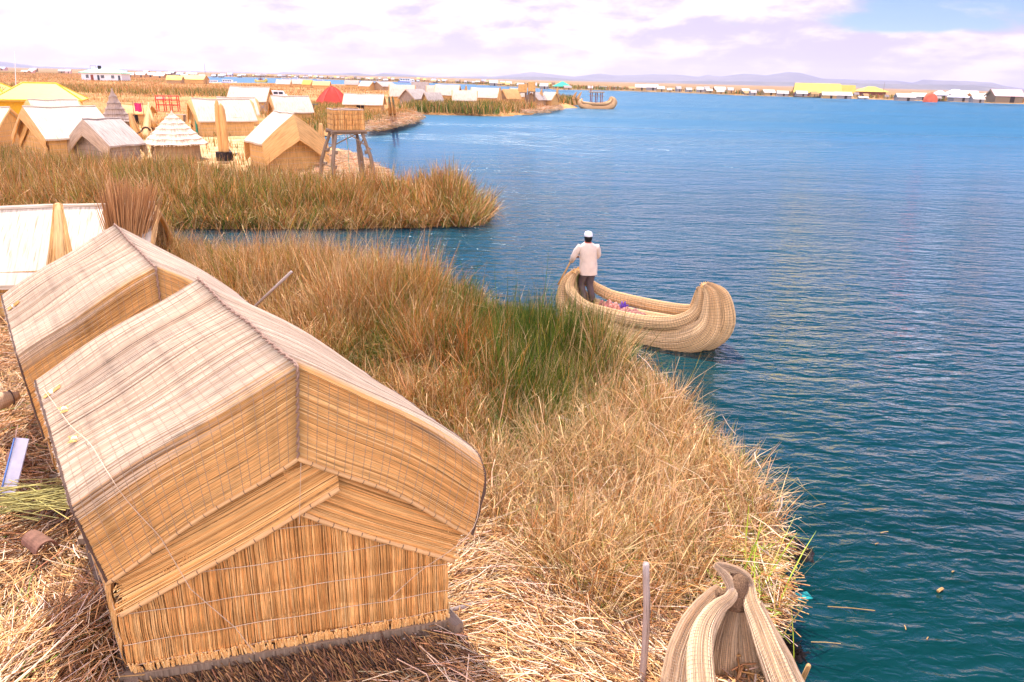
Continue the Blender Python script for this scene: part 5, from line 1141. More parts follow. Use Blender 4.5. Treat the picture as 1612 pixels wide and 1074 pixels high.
def cone_hut(label, p, rw, hw_, rr, h, mat, wall, bell=1., tiers=5, seed=0, shag=True):
    t = thing('cone_hut', label, 'hut', p, 0, 'round huts with cone roofs'); r = np.random.default_rng(seed); mb = MB(); n = 30; V = []; UV = []
    prof = [(rw*1.02, 0), (rw, hw_*.5), (rw*1.01, hw_)]
    mb.grid(lambda i, j: (np.interp(i, [0, .5, 1], [q[0] for q in prof])*math.cos(2*math.pi*j), np.interp(i, [0, .5, 1], [q[0] for q in prof])*math.sin(2*math.pi*j), hw_*i), 4, n, hw_, 2*math.pi*rw); mb.build('wall', wall, t, smooth=True)
    mb = MB(); ez = hw_-.12
    for k in range(tiers):
        f0, f1 = k/tiers, (k+1)/tiers; z0, z1 = ez+(h-ez)*f0**bell, ez+(h-ez)*f1**bell; r0, r1 = rr*(1-f0)+.04, rr*(1-f1)+.05
        mb.grid(lambda i, j: ((r0+(r1-r0)*i+(.05 if i == 0 else 0))*math.cos(2*math.pi*j)*(1+.02*math.sin(j*40)), (r0+(r1-r0)*i+(.05 if i == 0 else 0))*math.sin(2*math.pi*j)*(1+.02*math.sin(j*40)), z0+(z1-z0)*i+.03+.02*math.sin(j*50+k)), 3, 40, math.hypot(z1-z0, r1-r0), 2*math.pi*rr)
        if shag:
            for q in range(int(150*(1-f0))+20):
                a = r.uniform(0, 6.28); d = np.array([math.cos(a), math.sin(a)]); p0 = (r0*.95)*d; p1 = (r0*1.0+r.uniform(.05, .13))*d; mb.tube([(p0[0], p0[1], z0+.07), (p1[0], p1[1], z0-r.uniform(.0, .07))], .018, 3)
    mb.tube([(0, 0, h-.15), (0, 0, h+.08), (.03, 0, h+.16)], [.10, .06, .02], 8); mb.build('roof', mat, t)
    mb = MB(); mb.grid(lambda i, j: (rr*.98*i*math.cos(2*math.pi*j), rr*.98*i*math.sin(2*math.pi*j), ez+.01), 2, 30); mb.build('eave_underside', M['dark'], t)
    return t
M['roof_thatch'] = reed_uv('layered_thatch', (.70, .52, .36), (.86, .72, .56), (.45, .28, .17), 14., bump=.8); M['roof_thatch_grey'] = reed_uv('grey_thatch', (.36, .26, .20), (.50, .38, .31), (.15, .10, .08), 14., bump=.8)
cone_hut('round hut with a broad pale cone roof in layered thatch', at(279, 249, .4), 1.35, 1.0, 1.72, 2.6, M['roof_thatch'], M['wall_dull'], 1.0, 6, 1)
cone_hut('narrow round hut with a grey pointed bell roof', at(186, 208, .4), .95, 1.0, 1.25, 3.35, M['roof_thatch_grey'], M['wall_grey'], 1.35, 6, 2)
# reed figure and sheaves
def figure():
    c = at(354, 252, .4); t = thing('reed_figure', 'tall twin column reed figure standing on a dark plinth in the village', 'reed sculpture', c)
    mb = MB(); mb.tube([(0, 0, -.05), (0, 0, .25), (0, 0, .48)], [.50, .48, .45], 12, wob=.05); mb.build('plinth', M['root'], t)
    for x, h, r_ in ((-.17, 3.45, .14), (.12, 3.25, .19)):
        S = spline([(x, 0, .4, r_), (x, 0, 1.4, r_*1.05), (x, 0, 2.6, r_), (x*.8, 0, h-.2, r_*.75), (x*.7, 0, h, r_*.12)], 24); mb = MB(); mb.tube(S[:, :3], S[:, 3], 14, wob=.04); mb.build('column', M['flap'], t, smooth=True)
figure()
bundle('reed_sheaf', 'pale sheaf leaning left of the arched shelter', [at(222, 219, .4), at(212, 200, 1.3), at(205, 178, 2.3)], [.28, .26, .12], 40, .02, seed=12, wid=.05, group='sheaves leaning together in the village')
bundle('reed_sheaf', 'brown upright sheaf in the middle of the leaning group', [at(229, 219, .4), at(231, 195, 1.3), at(234, 162, 2.6)], [.30, .26, .08], 40, .02, seed=13, wid=.05, group='sheaves leaning together in the village')
bundle('reed_sheaf', 'golden sheaf leaning right toward the cone roofed hut', [at(246, 208, .4), at(240, 192, 1.3), at(234, 170, 2.3)], [.24, .22, .10], 40, .02, seed=14, wid=.05, group='sheaves leaning together in the village')
bundle('reed_pillar', 'slim reed pillar left of the teal door', [at(304, 208, .4), at(306, 188, 1.5), at(309, 163, 2.8)], [.20, .20, .07], 24, .0, seed=15, wid=.05, group='pillars flanking the teal door')
bundle('reed_pillar', 'tapering reed pillar right of the teal door', [at(325, 214, .4), at(323, 190, 1.5), at(322, 158, 2.9)], [.20, .17, .05], 24, .0, seed=16, wid=.05, group='pillars flanking the teal door')
bundle('reed_pillar', 'reed post left of the frame beside the middle huts', [at(614, 190, .4), at(614, 170, 2.), at(612, 152, 3.8)], [.16, .15, .06], 16, .0, seed=17, wid=.09, group='reed posts by the middle huts')
bundle('reed_pillar', 'reed post leaning outward at the shore by the middle huts', [at(623, 190, .4), at(620, 170, 2.), at(618, 152, 3.8)], [.16, .15, .06], 16, .0, seed=18, wid=.09, group='reed posts by the middle huts')
rod('flag_pole', 'very tall thin pole rising beside the yellow house', 'pole', at(27, 190, .4), at(23, 82, 8.0), .07, .045, M['wood_pale'])
rod('driftwood', 'twisted grey driftwood lying right of the dark plinth', 'driftwood', at(360, 236, .8), at(373, 242, .5), .09, .05, M['wood'], mid=at(366, 243, .5))
def cloth(name, label, px, py, w_, h_, z0, mat, pole=True):
    c = at(px, py, .4); t = thing(name, label, 'cloth', c); mb = MB(); mb.grid(lambda i, j: ((i-.5)*w_, .05*math.sin(i*9), z0-h_*j+.04*math.sin(i*7)), 8, 5); mb.grid(lambda i, j: ((i-.5)*w_, .02+.05*math.sin(i*9), z0-h_*j+.04*math.sin(i*7)), 8, 5); mb.build('fabric', mat, t, smooth=True)
    mb = MB(); mb.tube([(-w_*.7, 0, z0), (w_*.7, 0, z0)], .02, 5); mb.tube([(-w_*.7, 0, 0), (-w_*.7, 0, z0+.1)], .03, 5); mb.tube([(w_*.7, 0, 0), (w_*.7, 0, z0+.1)], .03, 5); mb.build('drying_rack', M['wood'], t)
M['pinkwhite'] = plain('washed_cloth', (.74, .62, .66), .8, .12, 8.); M['magenta'] = plain('magenta_cloth', (.62, .04, .16), .8, .5, 12.)
cloth('hanging_cloth', 'pale pinkish cloth hung to dry by the lattice walled hut', 390, 194, .5, .85, 1.6, M['pinkwhite'])
cloth('hanging_cloth', 'bright magenta cloth hung in front of the arched shelter', 222, 203, .62, .72, 2.2, M['magenta'])
# red painted stand, bench, solar panel
def stand():
    c = at(266, 178, .4); t = thing('red_stand', 'red painted two tier timber stand among the green reeds', 'stand', c, rad(8)); mb = MB()
    for x in (-1.25, -.35, .35, 1.25):
        for y in (-.4, .4): mb.tube([(x, y, 0), (x, y, 2.0)], .06, 5)
    for z in (.95, 1.55, 2.0):
        for y in (-.4, .4): mb.tube([(-1.3, y, z), (1.3, y, z)], .055, 5)
    mb.build('frame', M['red'], t)
    mb = MB(); mb.box((.45, 0, 1.32), (1.6, .8, .10)); mb.build('shelf', M['wall'], t); mb = MB(); mb.box((-.75, 0, 1.75), (.9, .7, .22)); mb.build('crate', M['roof_pale'], t)
stand()
def bench():
    c = at(279, 192, .4); t = thing('grey_bench', 'long grey plank bench in front of the red stand', 'bench', c); mb = MB(); mb.box((0, 0, .72), (1.9, .5, .07)); mb.build('seat', M['wood_pale'], t)
    for x in (-.8, .8): mb = MB(); mb.box((x, 0, .34), (.09, .45, .70)); mb.build('leg', M['wood'], t)
bench()
def panel():
    c = at(495, 190, .4); t = thing('solar_panel', 'dark tilted solar panel on a post near the low huts', 'solar panel', c); mb = MB(); mb.beam((-.45, 0, 1.75), (.45, 0, 1.75), .6, .05); mb.build('panel', M['glass'], t); mb = MB(); mb.tube([(0, 0, 0), (0, 0, 1.72)], .05, 6); mb.build('post', M['wood'], t)
panel()
def tent():
    c = at(524, 166, .5); t = thing('red_tent', 'bright red peaked tent pitched in the marsh reeds', 'tent', c, rad(10)); mb = MB(); n = 6
    def f(i, j):
        a = 2*math.pi*j; k = math.cos(math.pi/n)/math.cos((a % (2*math.pi/n))-math.pi/n); rr = (1-i)**.72*2.7*k*(1-.06*abs(math.sin(a*3))); return (rr*math.cos(a)*(1.1), rr*math.sin(a)*.9, 3.0*i**.85*(.98+.02*math.cos(a*6))+.1)
    mb.grid(f, 10, 48); mb.build('canvas', M['red_tent'], t); mb = MB()
    for k in range(n): a = 2*math.pi*k/n; mb.tube([f(i/10, k/n) for i in range(10)], .035, 5)
    mb.build('seam', M['red'], t)
M['red_tent'] = plain('red_canvas', (.60, .075, .05), .6, .12, 1.)
tent()
def van():
    c = at(437, 160, .5); t = thing('white_van', 'small white van parked behind the lattice walled hut', 'van', c, rad(5)); P = [(-1.7, .35), (1.7, .35), (1.7, 1.1), (1.35, 1.25), (1.0, 1.85), (-1.6, 1.9), (-1.7, 1.2)]; mb = MB()
    n = len(P); V = [(x, -.75, z) for x, z in P]+[(x, .75, z) for x, z in P]; mb.add(V, [tuple(range(n)), tuple(range(2*n-1, n-1, -1))]+[(i, (i+1) % n, (i+1) % n+n, i+n)[::-1] for i in range(n)]); mb.build('body', M['white'], t)
    for x in (-1.05, -.05, .85): mb = MB(); mb.box((x, -.755, 1.5), (.75, .03, .42)); mb.build('window', M['glass'], t)
    for x in (-1.05, 1.05): mb = MB(); mb.tube([(x, -.8, .35), (x, -.55, .35)], .33, 12); mb.build('wheel', M['shoe'], t)
van()
def bags():
    c = at(581, 196, .4); r = np.random.default_rng(2); mb = MB(); mb.grid(lambda i, j: ((i-.5)*1.1, (j-.5)*.8, .45*math.sin(math.pi*i)**.6*math.sin(math.pi*j)**.6*(1+.3*math.sin(i*14+j*9))), 14, 10)
    o = mb.build('dark_bags', plain('blue_black_bags', (.05, .045, .12), .6, .7, 9.), None, smooth=True); o.location = [float(v) for v in c]; tag(o, 'heap of blue black bags beside the watchtower', 'bags')
bags()

# ---------------- framed houses ----------------
def hip_house(name, label, p, yaw, a, b, ez, rz, rl, roof, wall, over=.5, wins=(), doors=(), group=None, cat='house', trim=None, open_=False):
    t = thing(name, label, cat, p, rad(yaw), group); A, B = a/2+over, b/2+over; mb = MB()
    E_ = [(-A, -B, ez), (A, -B, ez), (A, B, ez), (-A, B, ez)]; R0, R1 = (-rl/2, 0, rz), (rl/2, 0, rz)
    mb.quad(E_[0], E_[1], R1, R0); mb.quad(E_[2], E_[3], R0, R1); mb.add([E_[1], E_[2], R1], [(0, 1, 2)]); mb.add([E_[3], E_[0], R0], [(0, 1, 2)])
    lo = [(x, y, z-.12) for x, y, z in E_]; mb.quad(*lo[::-1])
    for i in range(4): mb.quad(lo[i], lo[(i+1) % 4], E_[(i+1) % 4], E_[i])
    ro = mb.build('roof', roof, t)
    if trim is not None:
        mb = MB()
        for q in ((E_[0], R0), (E_[1], R1), (E_[2], R1), (E_[3], R0), (R0, R1), (E_[0], E_[1]), (E_[0], E_[3]), (E_[1], E_[2])): mb.tube([np.array(q[0])+[0, 0, .02], np.array(q[1])+[0, 0, .02]], .07, 5)
        mb.build('roof_trim', trim, ro)
    mb = MB()
    if open_:
        for x in (-1, 1):
            for y in (-1, 1): mb.tube([(x*a/2, y*b/2, 0), (x*a/2, y*b/2, ez)], .10, 6)
        mb.build('frame', wall, t)
    else:
        for s in (-1, 1): mb.quad((-a/2, s*b/2, 0), (a/2, s*b/2, 0), (a/2, s*b/2, ez), (-a/2, s*b/2, ez)); mb.quad((s*a/2, -b/2, 0), (s*a/2, b/2, 0), (s*a/2, b/2, ez), (s*a/2, -b/2, ez))
        mb.build('wall', wall, t)
    for x, z, w_, h_ in wins:
        mb = MB(); mb.box((x, -b/2-.03, z), (w_, .06, h_)); wo = mb.build('window', M['white'], t); mb = MB(); nn = 3
        for i in range(nn): mb.box((x+(i-1)*w_*.3, -b/2-.065, z), (w_*.25, .03, h_*.82))
        mb.build('pane', M['glass'], wo)
    for x, w_, h_, m_ in doors: mb = MB(); mb.box((x, -b/2-.03, h_/2), (w_, .06, h_)); mb.build('door', m_, t)
    return t
M['gold_trim'] = plain('deep_yellow_trim', (.80, .42, .02), .5)
hip_house('yellow_house', 'yellow walled house under a pale yellow hipped roof behind the left huts', at(72, 188, .4), 24, 6.6, 5.2, 1.95, 3.5, 2.9, M['yellow_roof'], M['yellow_wall'], .55, wins=((1.75, 1.2, 1.2, 1.1),), trim=M['gold_trim'])
t = hip_house('yellow_house', 'yellow roof with faded red lettering cut off by the left edge of view', at(-24, 186, .4), 12, 6.2, 5.0, 2.1, 3.7, 2.6, M['yellow_roof'], M['yellow_wall'], .55, doors=((2.4, .7, 1.6, M['maroon']),), trim=M['gold_trim'])
mb = MB(); rr_ = np.random.default_rng(3)
for k in range(7):
    x = .6+k*.36; 
    for q in range(3): a_ = rr_.uniform(-1, 1); y0 = -2.1+rr_.uniform(0, .5); f = lambda yy: 2.1+(3.7-2.1)*(1-abs(yy)/3.05)+.05; mb.beam((x+.1*q, y0, f(y0)), (x+.1*q+.10*a_, y0+.42, f(y0+.42)), .055, .02)
mb.build('faded_lettering', M['red'], t)
t = hip_house('white_house', 'white bungalow with a pale green hipped roof out in the marsh', at(168, 127, .6), 5, 16.5, 9., 3.1, 4.9, 9., M['green_roof'], M['white'], .8, wins=((-5.8, 1.6, 1.3, 1.6), (.4, 1.6, 1.6, 1.5), (4.6, 1.6, 1.4, 1.6)), doors=((-3.9, 1.1, 2.3, M['maroon']), (-1.3, .9, 2.2, M['glass']), (7.2, .9, 2.2, M['glass'])), trim=M['green_canopy'])
mb = MB(); mb.tube([(-2.2, 0, 4.7), (-2.2, 0, 6.0)], .7, 12); mb.build('water_tank', M['dark'], t); mb = MB()
for x in (-6, -3.6): mb.tube([(x, 0, 4.5), (x, 0, 5.9)], .08, 5)
mb.tube([(-6, 0, 5.9), (-3.6, 0, 5.9)], .08, 5); mb.build('roof_frame', M['wood'], t)
# ---------------- middle huts on the spit ----------------
SPG = 'huts crowded on the spit beyond the watchtower'
def ph(label, x0, x1, yt, yb, yaw=4, roof='roof_white', wall='wall', wf=.62, z=.4, group=SPG, gable=False, drop=.2):
    p = at((x0+x1)/2, yb, z); D = math.hypot(p[0], p[1]); k = F_PX/(D*1.0); w_ = (x1-x0)/k; h = (yb-yt)/k
    a = abs(math.radians(yaw)+math.atan2(p[0], p[1])); 
    if gable: W = w_*.92; L = w_*1.2
    else: L = w_*.86; W = max(w_*wf, 2.2)
    return village_hut('reed_hut', label, group, p, yaw, L, W, h*.56, h, M[roof], M['flap' if 'grey' not in roof else 'flap_grey'], M[wall], drop=drop*h*.3, out=.1, oh=.25, rows=False, det=False, ridge_log=False)
for a in (('white roofed hut behind the two reed posts', 615, 653, 137, 168, 6), ('grey roofed hut rising behind the first spit huts', 650, 674, 132, 158, 5, 'roof_grey', 'wall_dull'),
          ('grey gabled hut facing the inlet', 638, 668, 143, 170, 60, 'roof_grey', 'wall_grey', .62, .4, SPG, True), ('little white roofed hut wedged between grey ones', 673, 687, 137, 160, 4), ('squat brownish roofed hut close to the inlet shore', 668, 694, 148, 172, 35, 'roof_grey', 'wall'),
          ('long white roofed hut in the middle of the spit', 686, 724, 136.5, 165, -8), ('white roofed hut with a dull wall at the water', 713, 750, 145, 172, 3, 'roof_white', 'wall_dull'), ('longest white roofed hut with a golden wall on the spit', 742, 785, 141, 168, 2),
          ('brown peaked hut right of the longest white roof', 788, 817, 143, 168, 40, 'flap', 'wall_dull'), ('white roofed hut behind the lookouts', 803, 827, 141, 163, 5), ('grey brown peaked hut beside the pale lookout', 832, 855, 147, 168, 62, 'roof_grey', 'wall_dull', .62, .4, SPG, True),
          ('last hut on the spit with a white right slope', 855, 876, 147, 168, -40), ('small white hut at the back of the marsh', 437, 458, 127.5, 139, 5), ('brown roofed hut at the back of the marsh', 494, 520, 129.5, 141, 6, 'flap'), ('yellow roofed hut at the back of the marsh', 478, 493, 127.5, 139.5, -20, 'yellow_roof'),
          ('brown hut at the rear edge of the reeds', 544, 565, 128, 140, 5, 'roof_grey'), ('pale gabled hut at the rear edge of the reeds', 567, 590, 130, 143, -30), ('dull peaked hut at the rear edge of the reeds', 593, 617, 130.5, 143.5, 55, 'roof_grey', 'wall_dull', .62, .4, SPG, True), ('white hut right of the yellow roofed hut in the marsh', 461, 478, 127, 138.5, 8),
          ('yellow roofed shed left of the white tour boats', 289, 325, 120.5, 133, 3, 'yellow_roof', 'wall'), ('small yellow roofed shed with a blue barrel', 266, 288, 121.5, 133, 6, 'yellow_roof', 'wall_dull')):
    ph(*a)
def lookout(label, x, yb, yt, wpx):
    p = at(x, yb, .4); D = math.hypot(p[0], p[1]); k = F_PX/D; h = (yb-yt)/k; w_ = wpx/k; t = thing('lookout', label, 'tower', p, rad(8), 'small lookouts on the spit'); 
    for sx in (-1, 1):
        for sy in (-1, 1): mb = MB(); mb.tube([(sx*w_*.6, sy*w_*.5, 0), (sx*w_*.4, sy*w_*.35, h*.62)], .12, 6); mb.build('leg', M['wood'], t)
    mb = MB(); mb.box((0, 0, h*.82), (w_, w_*.9, h*.36)); mb.build('cabin', M['wall'], t); mb = MB(); mb.box((0, 0, h*.625), (w_*1.08, w_, .12)); mb.build('floor', M['wood'], t)
lookout('dark floored lookout at the left of the two on the spit', 822, 168, 136, 12); lookout('pale lookout at the right of the two on the spit', 836, 170, 133, 10)
for x, yb, yt, lab in ((786, 170, 141, 'thick reed post by the longest white roof'), (851, 168, 143, 'stubby reed post between the last two spit huts'), (876, 168, 141, 'white topped reed post at the end of the spit'), (733, 166, 138, 'peaked reed post behind the middle of the spit')):
    p = at(x, yb, .4); D = math.hypot(p[0], p[1]); h = (yb-yt)/F_PX*D; bundle('reed_pillar', lab, [p, p+[0, 0, h*.5], p+[.1, 0, h]], [.45, .42, .10], 14, .0, seed=int(x), wid=.1, group='reed posts on the spit')
# boat with a canopy, curled prow arch
CB = at(939, 171.5, -.03)
t = reed_boat('reed_boat', 'long reed boat with a timber canopy moored off the end of the spit', 'boat', CB, rad(6), 1.62, full=False)
mb = MB()
for x in (-.75, -.1, .55):
    for y in (-.5, .5): mb.tube([(x, y, .3), (x, y, 2.0)], .05, 6)
mb.tube([(-.85, 0, .3), (-.85, 0, 2.75)], .05, 6); mb.build('canopy_post', M['maroon'], t)
mb = MB(); mb.box((-.1, 0, 2.0), (1.75, 1.3, .12)); mb.box((-.1, 0, 1.55), (1.7, 1.25, .06)); mb.build('canopy', M['wall_dull'], t)
for dx, lab in ((0, 'left horn of the curled reed arch beside the canopied boat'), (1.0, 'right horn of the curled reed arch beside the canopied boat')):
    p = at(906, 166, .3)+[dx, 0, 0]; bundle('reed_horn', lab, [p, p+[-.5, 0, 1.3], p+[-.2, 0, 2.2], p+[.15, 0, 2.8]], [.3, .3, .22, .06], 14, 0., seed=int(40+dx), wid=.1, group='curled reed arch')
t = reed_boat('reed_boat', 'bright yellow reed boat carrying people on the lagoon behind the marsh', 'boat', at(411, 130, -.03), rad(2), 1.5, mat=M['yellow_roof'], full=False)
mb = MB()
for x in (-.7, -.3, .1, .5): mb.tube([(x, 0, .5), (x, 0, 1.35)], [.2, .14], 8); mb.tube([(x, 0, 1.35), (x, 0, 1.62)], [.11, .09], 8)
mb.tube([(-.2, .3, .5), (-.2, .3, 2.4)], .05, 5); mb.build('passengers', M['maroon'], t)
def motor_boat(label, px, py, Lpx, yaw=3, stripe='blue_tarp', cabin=True, group='white tour boats on the lagoon'):
    p = at(px, py, 0.); D = math.hypot(p[0], p[1]); L = Lpx/F_PX*D; t = thing('motor_boat', label, 'boat', p, rad(yaw), group); h = L*.11; mb = MB()
    st = [(-.5, .9, 0), (-.2, 1., 0), (.15, 1., .02), (.35, .75, .10), (.5, .05, .3)]; V = []
    for x, w_, up in st:
        b_ = L*.13*w_; V += [(x*L, -b_, h*(1+up*2)), (x*L, -b_*.75, -.2), (x*L, b_*.75, -.2), (x*L, b_, h*(1+up*2))]
    F_ = [(i*4+k, (i+1)*4+k, (i+1)*4+k+1, i*4+k+1) for i in range(4) for k in range(3)]+[(i*4, i*4+3, (i+1)*4+3, (i+1)*4) for i in range(4)]+[(0, 1, 2, 3)]; mb.add(V, F_); mb.build('hull', M['white'], t)
    mb = MB()
    for s in (-1, 1): mb.quad((-.5*L, s*L*.1315*.9, h*.4), (.2*L, s*L*.1315, h*.4), (.2*L, s*L*.1345, h*.85), (-.5*L, s*L*.1315, h*.85))
    mb.build('stripe', M[stripe], t)
    if cabin:
        mb = MB(); mb.box((-.08*L, 0, h+L*.07), (L*.62, L*.2, L*.14)); c = mb.build('cabin', M['white'], t)
        for x in (-.30, -.15, 0., .13): mb = MB(); mb.box((x*L, 0, h+L*.085), (L*.10, L*.207, L*.06)); mb.build('window', M['glass'], c)
        mb = MB(); mb.box((-.1*L, 0, h+L*.15), (L*.7, L*.23, L*.02)); mb.build('cabin_roof', M['white'], t)
    return t
for a in (('white tour boat left of the pair moored behind the marsh', 338, 132.5, 19, 8), ('white tour boat right of the pair moored behind the marsh', 361, 132.5, 22, -4), ('white boat crossing the lagoon above the little white hut', 452, 128.5, 18, 20), ('white boat with a blue hull far out on the lagoon', 466, 125.5, 12, 0), ('small boat near the far village, left of the brown roofed hut', 505, 128, 11, 10), ('blue boat at the far shore under the bright village roofs', 640, 131, 24, 2),
          ('white ferry docked right of the green canopy', 951, 142, 20, 4, 'white'), ('white ferry docked second right of the green canopy', 972, 142, 18, -5, 'white')): motor_boat(*a)
motor_boat('slim white and violet boat lying behind the yellow house', 131, 172, 36, 14, 'purple', False)
# ---------------- distant village: one small mesh per hut ----------------
M['far'] = attr_mat('distant_hut', .8, .12)
def tiny(kind, rc, wc):
    mb = MB(); L, W, hw, hr = 5., 3.6, 1.7, 3.1; o = .3
    for s in (1, -1):
        mb.quad((-L/2, s*W/2, 0), (L/2, s*W/2, 0), (L/2, s*W/2, hw), (-L/2, s*W/2, hw), colr=wc)
        mb.quad((-L/2-o, s*(W/2+o), hw-.2), (L/2+o, s*(W/2+o), hw-.2), (L/2+o*(kind != 2)-(kind == 2)*1.6, 0, hr), (-L/2-o*(kind != 2)+(kind == 2)*1.6, 0, hr), colr=rc)
    for e in (1, -1):
        if kind == 2: mb.add([(e*(L/2+o), -(W/2+o), hw-.2), (e*(L/2+o), W/2+o, hw-.2), (e*(L/2-1.6), 0, hr)], [(0, 1, 2)], None, rc)
        else: mb.add([(e*(L/2+.05), -W/2, hw), (e*(L/2+.05), W/2, hw), (e*(L/2+.05), 0, hr-.1)], [(0, 1, 2)], None, wc); mb.quad((e*(L/2+.35), -(W/2+o), hw-.2), (e*(L/2+.35), -(W/2+o)*.98, hw-.6), (e*(L/2+.35), 0, hr-.5), (e*(L/2+.35), 0, hr), colr=wc); mb.quad((e*(L/2+.35), (W/2+o), hw-.2), (e*(L/2+.35), (W/2+o)*.98, hw-.6), (e*(L/2+.35), 0, hr-.5), (e*(L/2+.35), 0, hr), colr=wc)
        mb.quad((e*L/2, -W/2, 0), (e*L/2, W/2, 0), (e*L/2, W/2, hw), (e*L/2, -W/2, hw), colr=wc)
    mb.box((.6, -W/2-.03, .8), (.8, .08, 1.6), colr=(.05, .03, .02)); return mb
WH = (.60, .53, .47); GO = (.52, .30, .12); GY = (.34, .27, .24); YE = (.80, .60, .18); BL = (.45, .55, .75); PK = (.70, .42, .40); DU = (.30, .19, .11)
proto = {}
def far_hut(px, py, wpx, hpx, kind, rc, wc, label, group, yaw=None, z=.9, name='reed_hut', cat='hut'):
    p = at(px, py, z); D = math.hypot(p[0], p[1]); w_ = wpx/F_PX*D/5.6; h = hpx/F_PX*D/3.1; key = (kind, rc, wc)
    if key not in proto: proto[key] = tiny(kind, rc, wc).build(name, M['far'], None).data; bpy.data.objects.remove(bpy.data.objects[-1] if False else [o for o in col.objects if o.data == proto[key]][0])
    o = bpy.data.objects.new(name, proto[key]); col.objects.link(o); o.location = [float(v) for v in p]; o.scale = (w_, min(w_, 1.4), h); o.rotation_euler = (0, 0, rad(rr_.uniform(-14, 14) if yaw is None else yaw)); tag(o, label, cat, group); return o
Z4 = lambda x0, x1, y0, y1: (1180+(x0+x1)/2/3.73, 80+y1/3.73, (x1-x0)/3.73, (y1-y0)/3.73)
RG = 'small huts along the right far shore'
rl = 'small pale roofed hut in the row along the right far shore'
for q in ((0, 35, 228, 262), (75, 140, 226, 262), (160, 220, 233, 266), (270, 330, 233, 268), (425, 500, 240, 280), (500, 585, 240, 282), (862, 950, 250, 295), (950, 1035, 247, 290), (1240, 1320, 235, 280), (1290, 1375, 250, 288), (1300, 1360, 265, 305), (640, 690, 268, 285), (1380, 1445, 250, 288)):
    px, py, w_, h_ = Z4(*q); h_ *= .8; far_hut(px, py, w_, h_, rr_.integers(0, 2), WH, (GO, GY)[rr_.integers(0, 2)], rl, RG)
for q in ((1075, 1145, 245, 285), (1155, 1245, 238, 282), (1180, 1265, 258, 298), (1500, 1600, 245, 292)):
    px, py, w_, h_ = Z4(*q); far_hut(px, py, w_, h_, 2, (.70, .70, .82), GY, 'grey white hip roofed house near the right end of the far shore', 'hip roofed houses at the right end', name='hip_house', cat='house')
px, py, w_, h_ = Z4(1410, 1570, 245, 305); far_hut(px, py, w_, h_, 0, (.76, .50, .48), DU, 'wide hut with a pinkish patched roof at the right end of the far shore', None)
Z3 = lambda x0, x1, y0, y1: (760+(x0+x1)/2/3.838, 80+y1/3.838, (x1-x0)/3.838, (y1-y0)/3.838)
for q in ((345, 395, 200, 232), (635, 665, 215, 240), (920, 985, 207, 240), (985, 1055, 207, 240), (1050, 1095, 218, 248), (1165, 1195, 218, 248), (1290, 1330, 222, 252), (1335, 1365, 220, 250), (1395, 1460, 222, 252), (1475, 1510, 226, 256), (1560, 1605, 232, 258), (40, 90, 182, 212), (140, 175, 188, 214), (1110, 1140, 228, 250), (1225, 1260, 226, 250)):
    px, py, w_, h_ = Z3(*q); far_hut(px, py, w_, h_, rr_.integers(0, 2), WH, (GO, GY)[rr_.integers(0, 2)], 'small white roofed hut on the far shore right of the spit', 'huts on the far shore beyond the canopied boat')
for k in range(26):
    px = rr_.uniform(900, 1600); sh = np.interp(px, [870, 1020, 1180, 1340, 1410, 1612], [141, 144.5, 151, 155.5, 158, 164.5]); far_hut(px, sh-rr_.uniform(1.2, 4), rr_.uniform(5, 11), rr_.uniform(4, 7), rr_.integers(0, 2), (WH, GY, GO)[rr_.integers(0, 3)], (GO, DU)[rr_.integers(0, 2)], 'tiny brown or pale hut tucked among the reeds of the right far shore', 'tiny huts among the right shore reeds')
far_hut(893, 141.5, 12, 6, 0, GY, GO, 'grey hut right beside the green canopy', None)
for k in range(150):
    px = rr_.uniform(385, 905); sh = np.interp(px, [320, 480, 620, 740, 870, 905], [120, 124, 129, 133, 141, 141.5]); hz = 104.5+.0242*px
    py = rr_.uniform(max(hz+6., sh-8), sh-.6); s = (py-hz)/15.
    rc = (WH, WH, GY, GY, GO, GO, YE, BL, DU)[rr_.integers(0, 9)]
    far_hut(px, py, rr_.uniform(6, 13)*max(s, .5), rr_.uniform(5., 8.)*max(s, .5), rr_.integers(0, 2), rc, (GO, DU, GY)[rr_.integers(0, 3)], 'tiny hut in the crowded distant village across the lagoon', 'huts of the crowded distant village')
for k in range(46):
    px = rr_.uniform(-60, 385); hz = 104.5+.0242*px; far_hut(px, hz+rr_.uniform(6.5, 9.5), rr_.uniform(5, 11), rr_.uniform(3, 5), rr_.integers(0, 2), (WH, WH, GY, BL)[rr_.integers(0, 4)], (GO, DU, PK)[rr_.integers(0, 3)], 'tiny hut on the skyline behind the left marsh', 'huts on the left skyline')
for q in ((808, 852, 150, 170), (870, 925, 150, 170), (925, 985, 150, 170), (990, 1050, 158, 176)):
    far_hut((q[0]+q[1])/2/4.03, 80+(q[3])/4.03, (q[1]-q[0])/4.03, 6.5, 0, WH, GO, 'low pale hut in the short row right of the white bungalow', 'row of low huts by the white bungalow', z=.6)
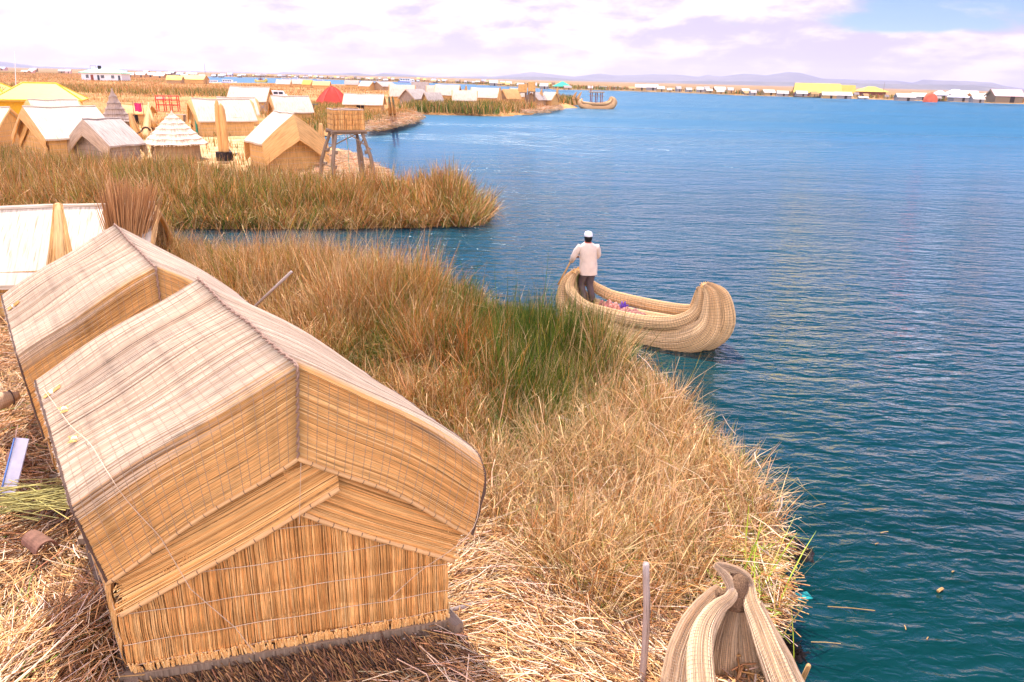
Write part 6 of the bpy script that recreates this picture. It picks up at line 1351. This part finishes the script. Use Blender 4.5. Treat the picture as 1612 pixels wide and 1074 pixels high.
def hall(label, x0, x1, yt, yb, yaw, roof, wl, hip=False):
    px = (x0+x1)/2; p = at(px, yb, .8); D = math.hypot(p[0], p[1]); k = D/F_PX; w_ = (x1-x0)*k; h = (yb-yt)*k
    if hip: return hip_house('hall', label, p, yaw, w_*.8, w_*.55, h*.45, h, w_*.25, M[roof], M[wl], w_*.08, group=None, cat='hall')
    t = thing('hall', label, 'hall', p, rad(yaw), 'big yellow roofed halls'); L, W = w_/2, w_*.26; mb = MB()
    for s in (1, -1): mb.quad((-L, s*W, h*.25), (L, s*W, h*.25), (L*.94, 0, h), (-L*.94, 0, h)); mb.quad((-L, s*W, h*.25-.15), (L, s*W, h*.25-.15), (L*.94, 0, h-.15), (-L*.94, 0, h-.15))
    mb.build('roof', M[roof], t); mb = MB()
    for e in (1, -1): mb.add([(e*L*.95, -W*.95, 0), (e*L*.95, W*.95, 0), (e*L*.95, W*.95, h*.25), (e*L*.9, 0, h*.97), (e*L*.95, -W*.95, h*.25)], [(0, 1, 2, 3, 4)])
    for s in (1, -1): mb.quad((-L*.95, s*W*.9, 0), (L*.95, s*W*.9, 0), (L*.95, s*W*.9, h*.3), (-L*.95, s*W*.9, h*.3))
    mb.build('wall', M[wl], t)
hall('longest yellow roofed hall with maroon gables on the right far shore', 1253, 1316, 134.5, 151, -16, 'hall_roof', 'maroon'); hall('shorter yellow roofed hall joined right of the longest one', 1313, 1342, 137, 151, -18, 'hall_roof', 'maroon')
hall('yellow hip roofed hall with brown walls beside the thin mast', 1350, 1389, 139, 151, 4, 'hall_roof', 'maroon', True)
t = hip_house('green_canopy', 'bright green peaked canopy on the far shore', at(885, 141.5, .8), 5, 7.5, 6., 1.6, 3.9, .4, M['green_canopy'], M['wood'], .6, open_=True, cat='canopy')
rod('thin_mast', 'thin mast on the far shore right of the yellow halls', 'mast', at(1389, 152, .8), at(1389, 152, .8)+[0, 0, 7.5], .12, .06, M['wood']); rod('thin_mast', 'thin mast above the white tour boats', 'mast', at(325, 133, .8), at(325, 133, .8)+[0, 0, 7.2], .10, .05, M['wood'])
def dome():
    c = at(1464, 161, .7); mb = MB(); mb.grid(lambda i, j: (2.6*math.cos(2*math.pi*j)*math.cos(i*math.pi/2)**.7, 1.9*math.sin(2*math.pi*j)*math.cos(i*math.pi/2)**.7, 3.3*math.sin(i*math.pi/2)*(1-.10*math.cos(2*math.pi*j))), 10, 24); t = thing('orange_tent', 'round orange dome tent on the right far shore', 'tent', c); mb.build('dome', M['orange'], t, smooth=True); mb = MB()
    mb.tube([(2.6*math.cos(a)*1.01, 0, 3.3*math.sin(a)*1.01) for a in np.linspace(.1, 3., 14)], .07, 5); mb.build('seam', M['maroon'], t)
dome()
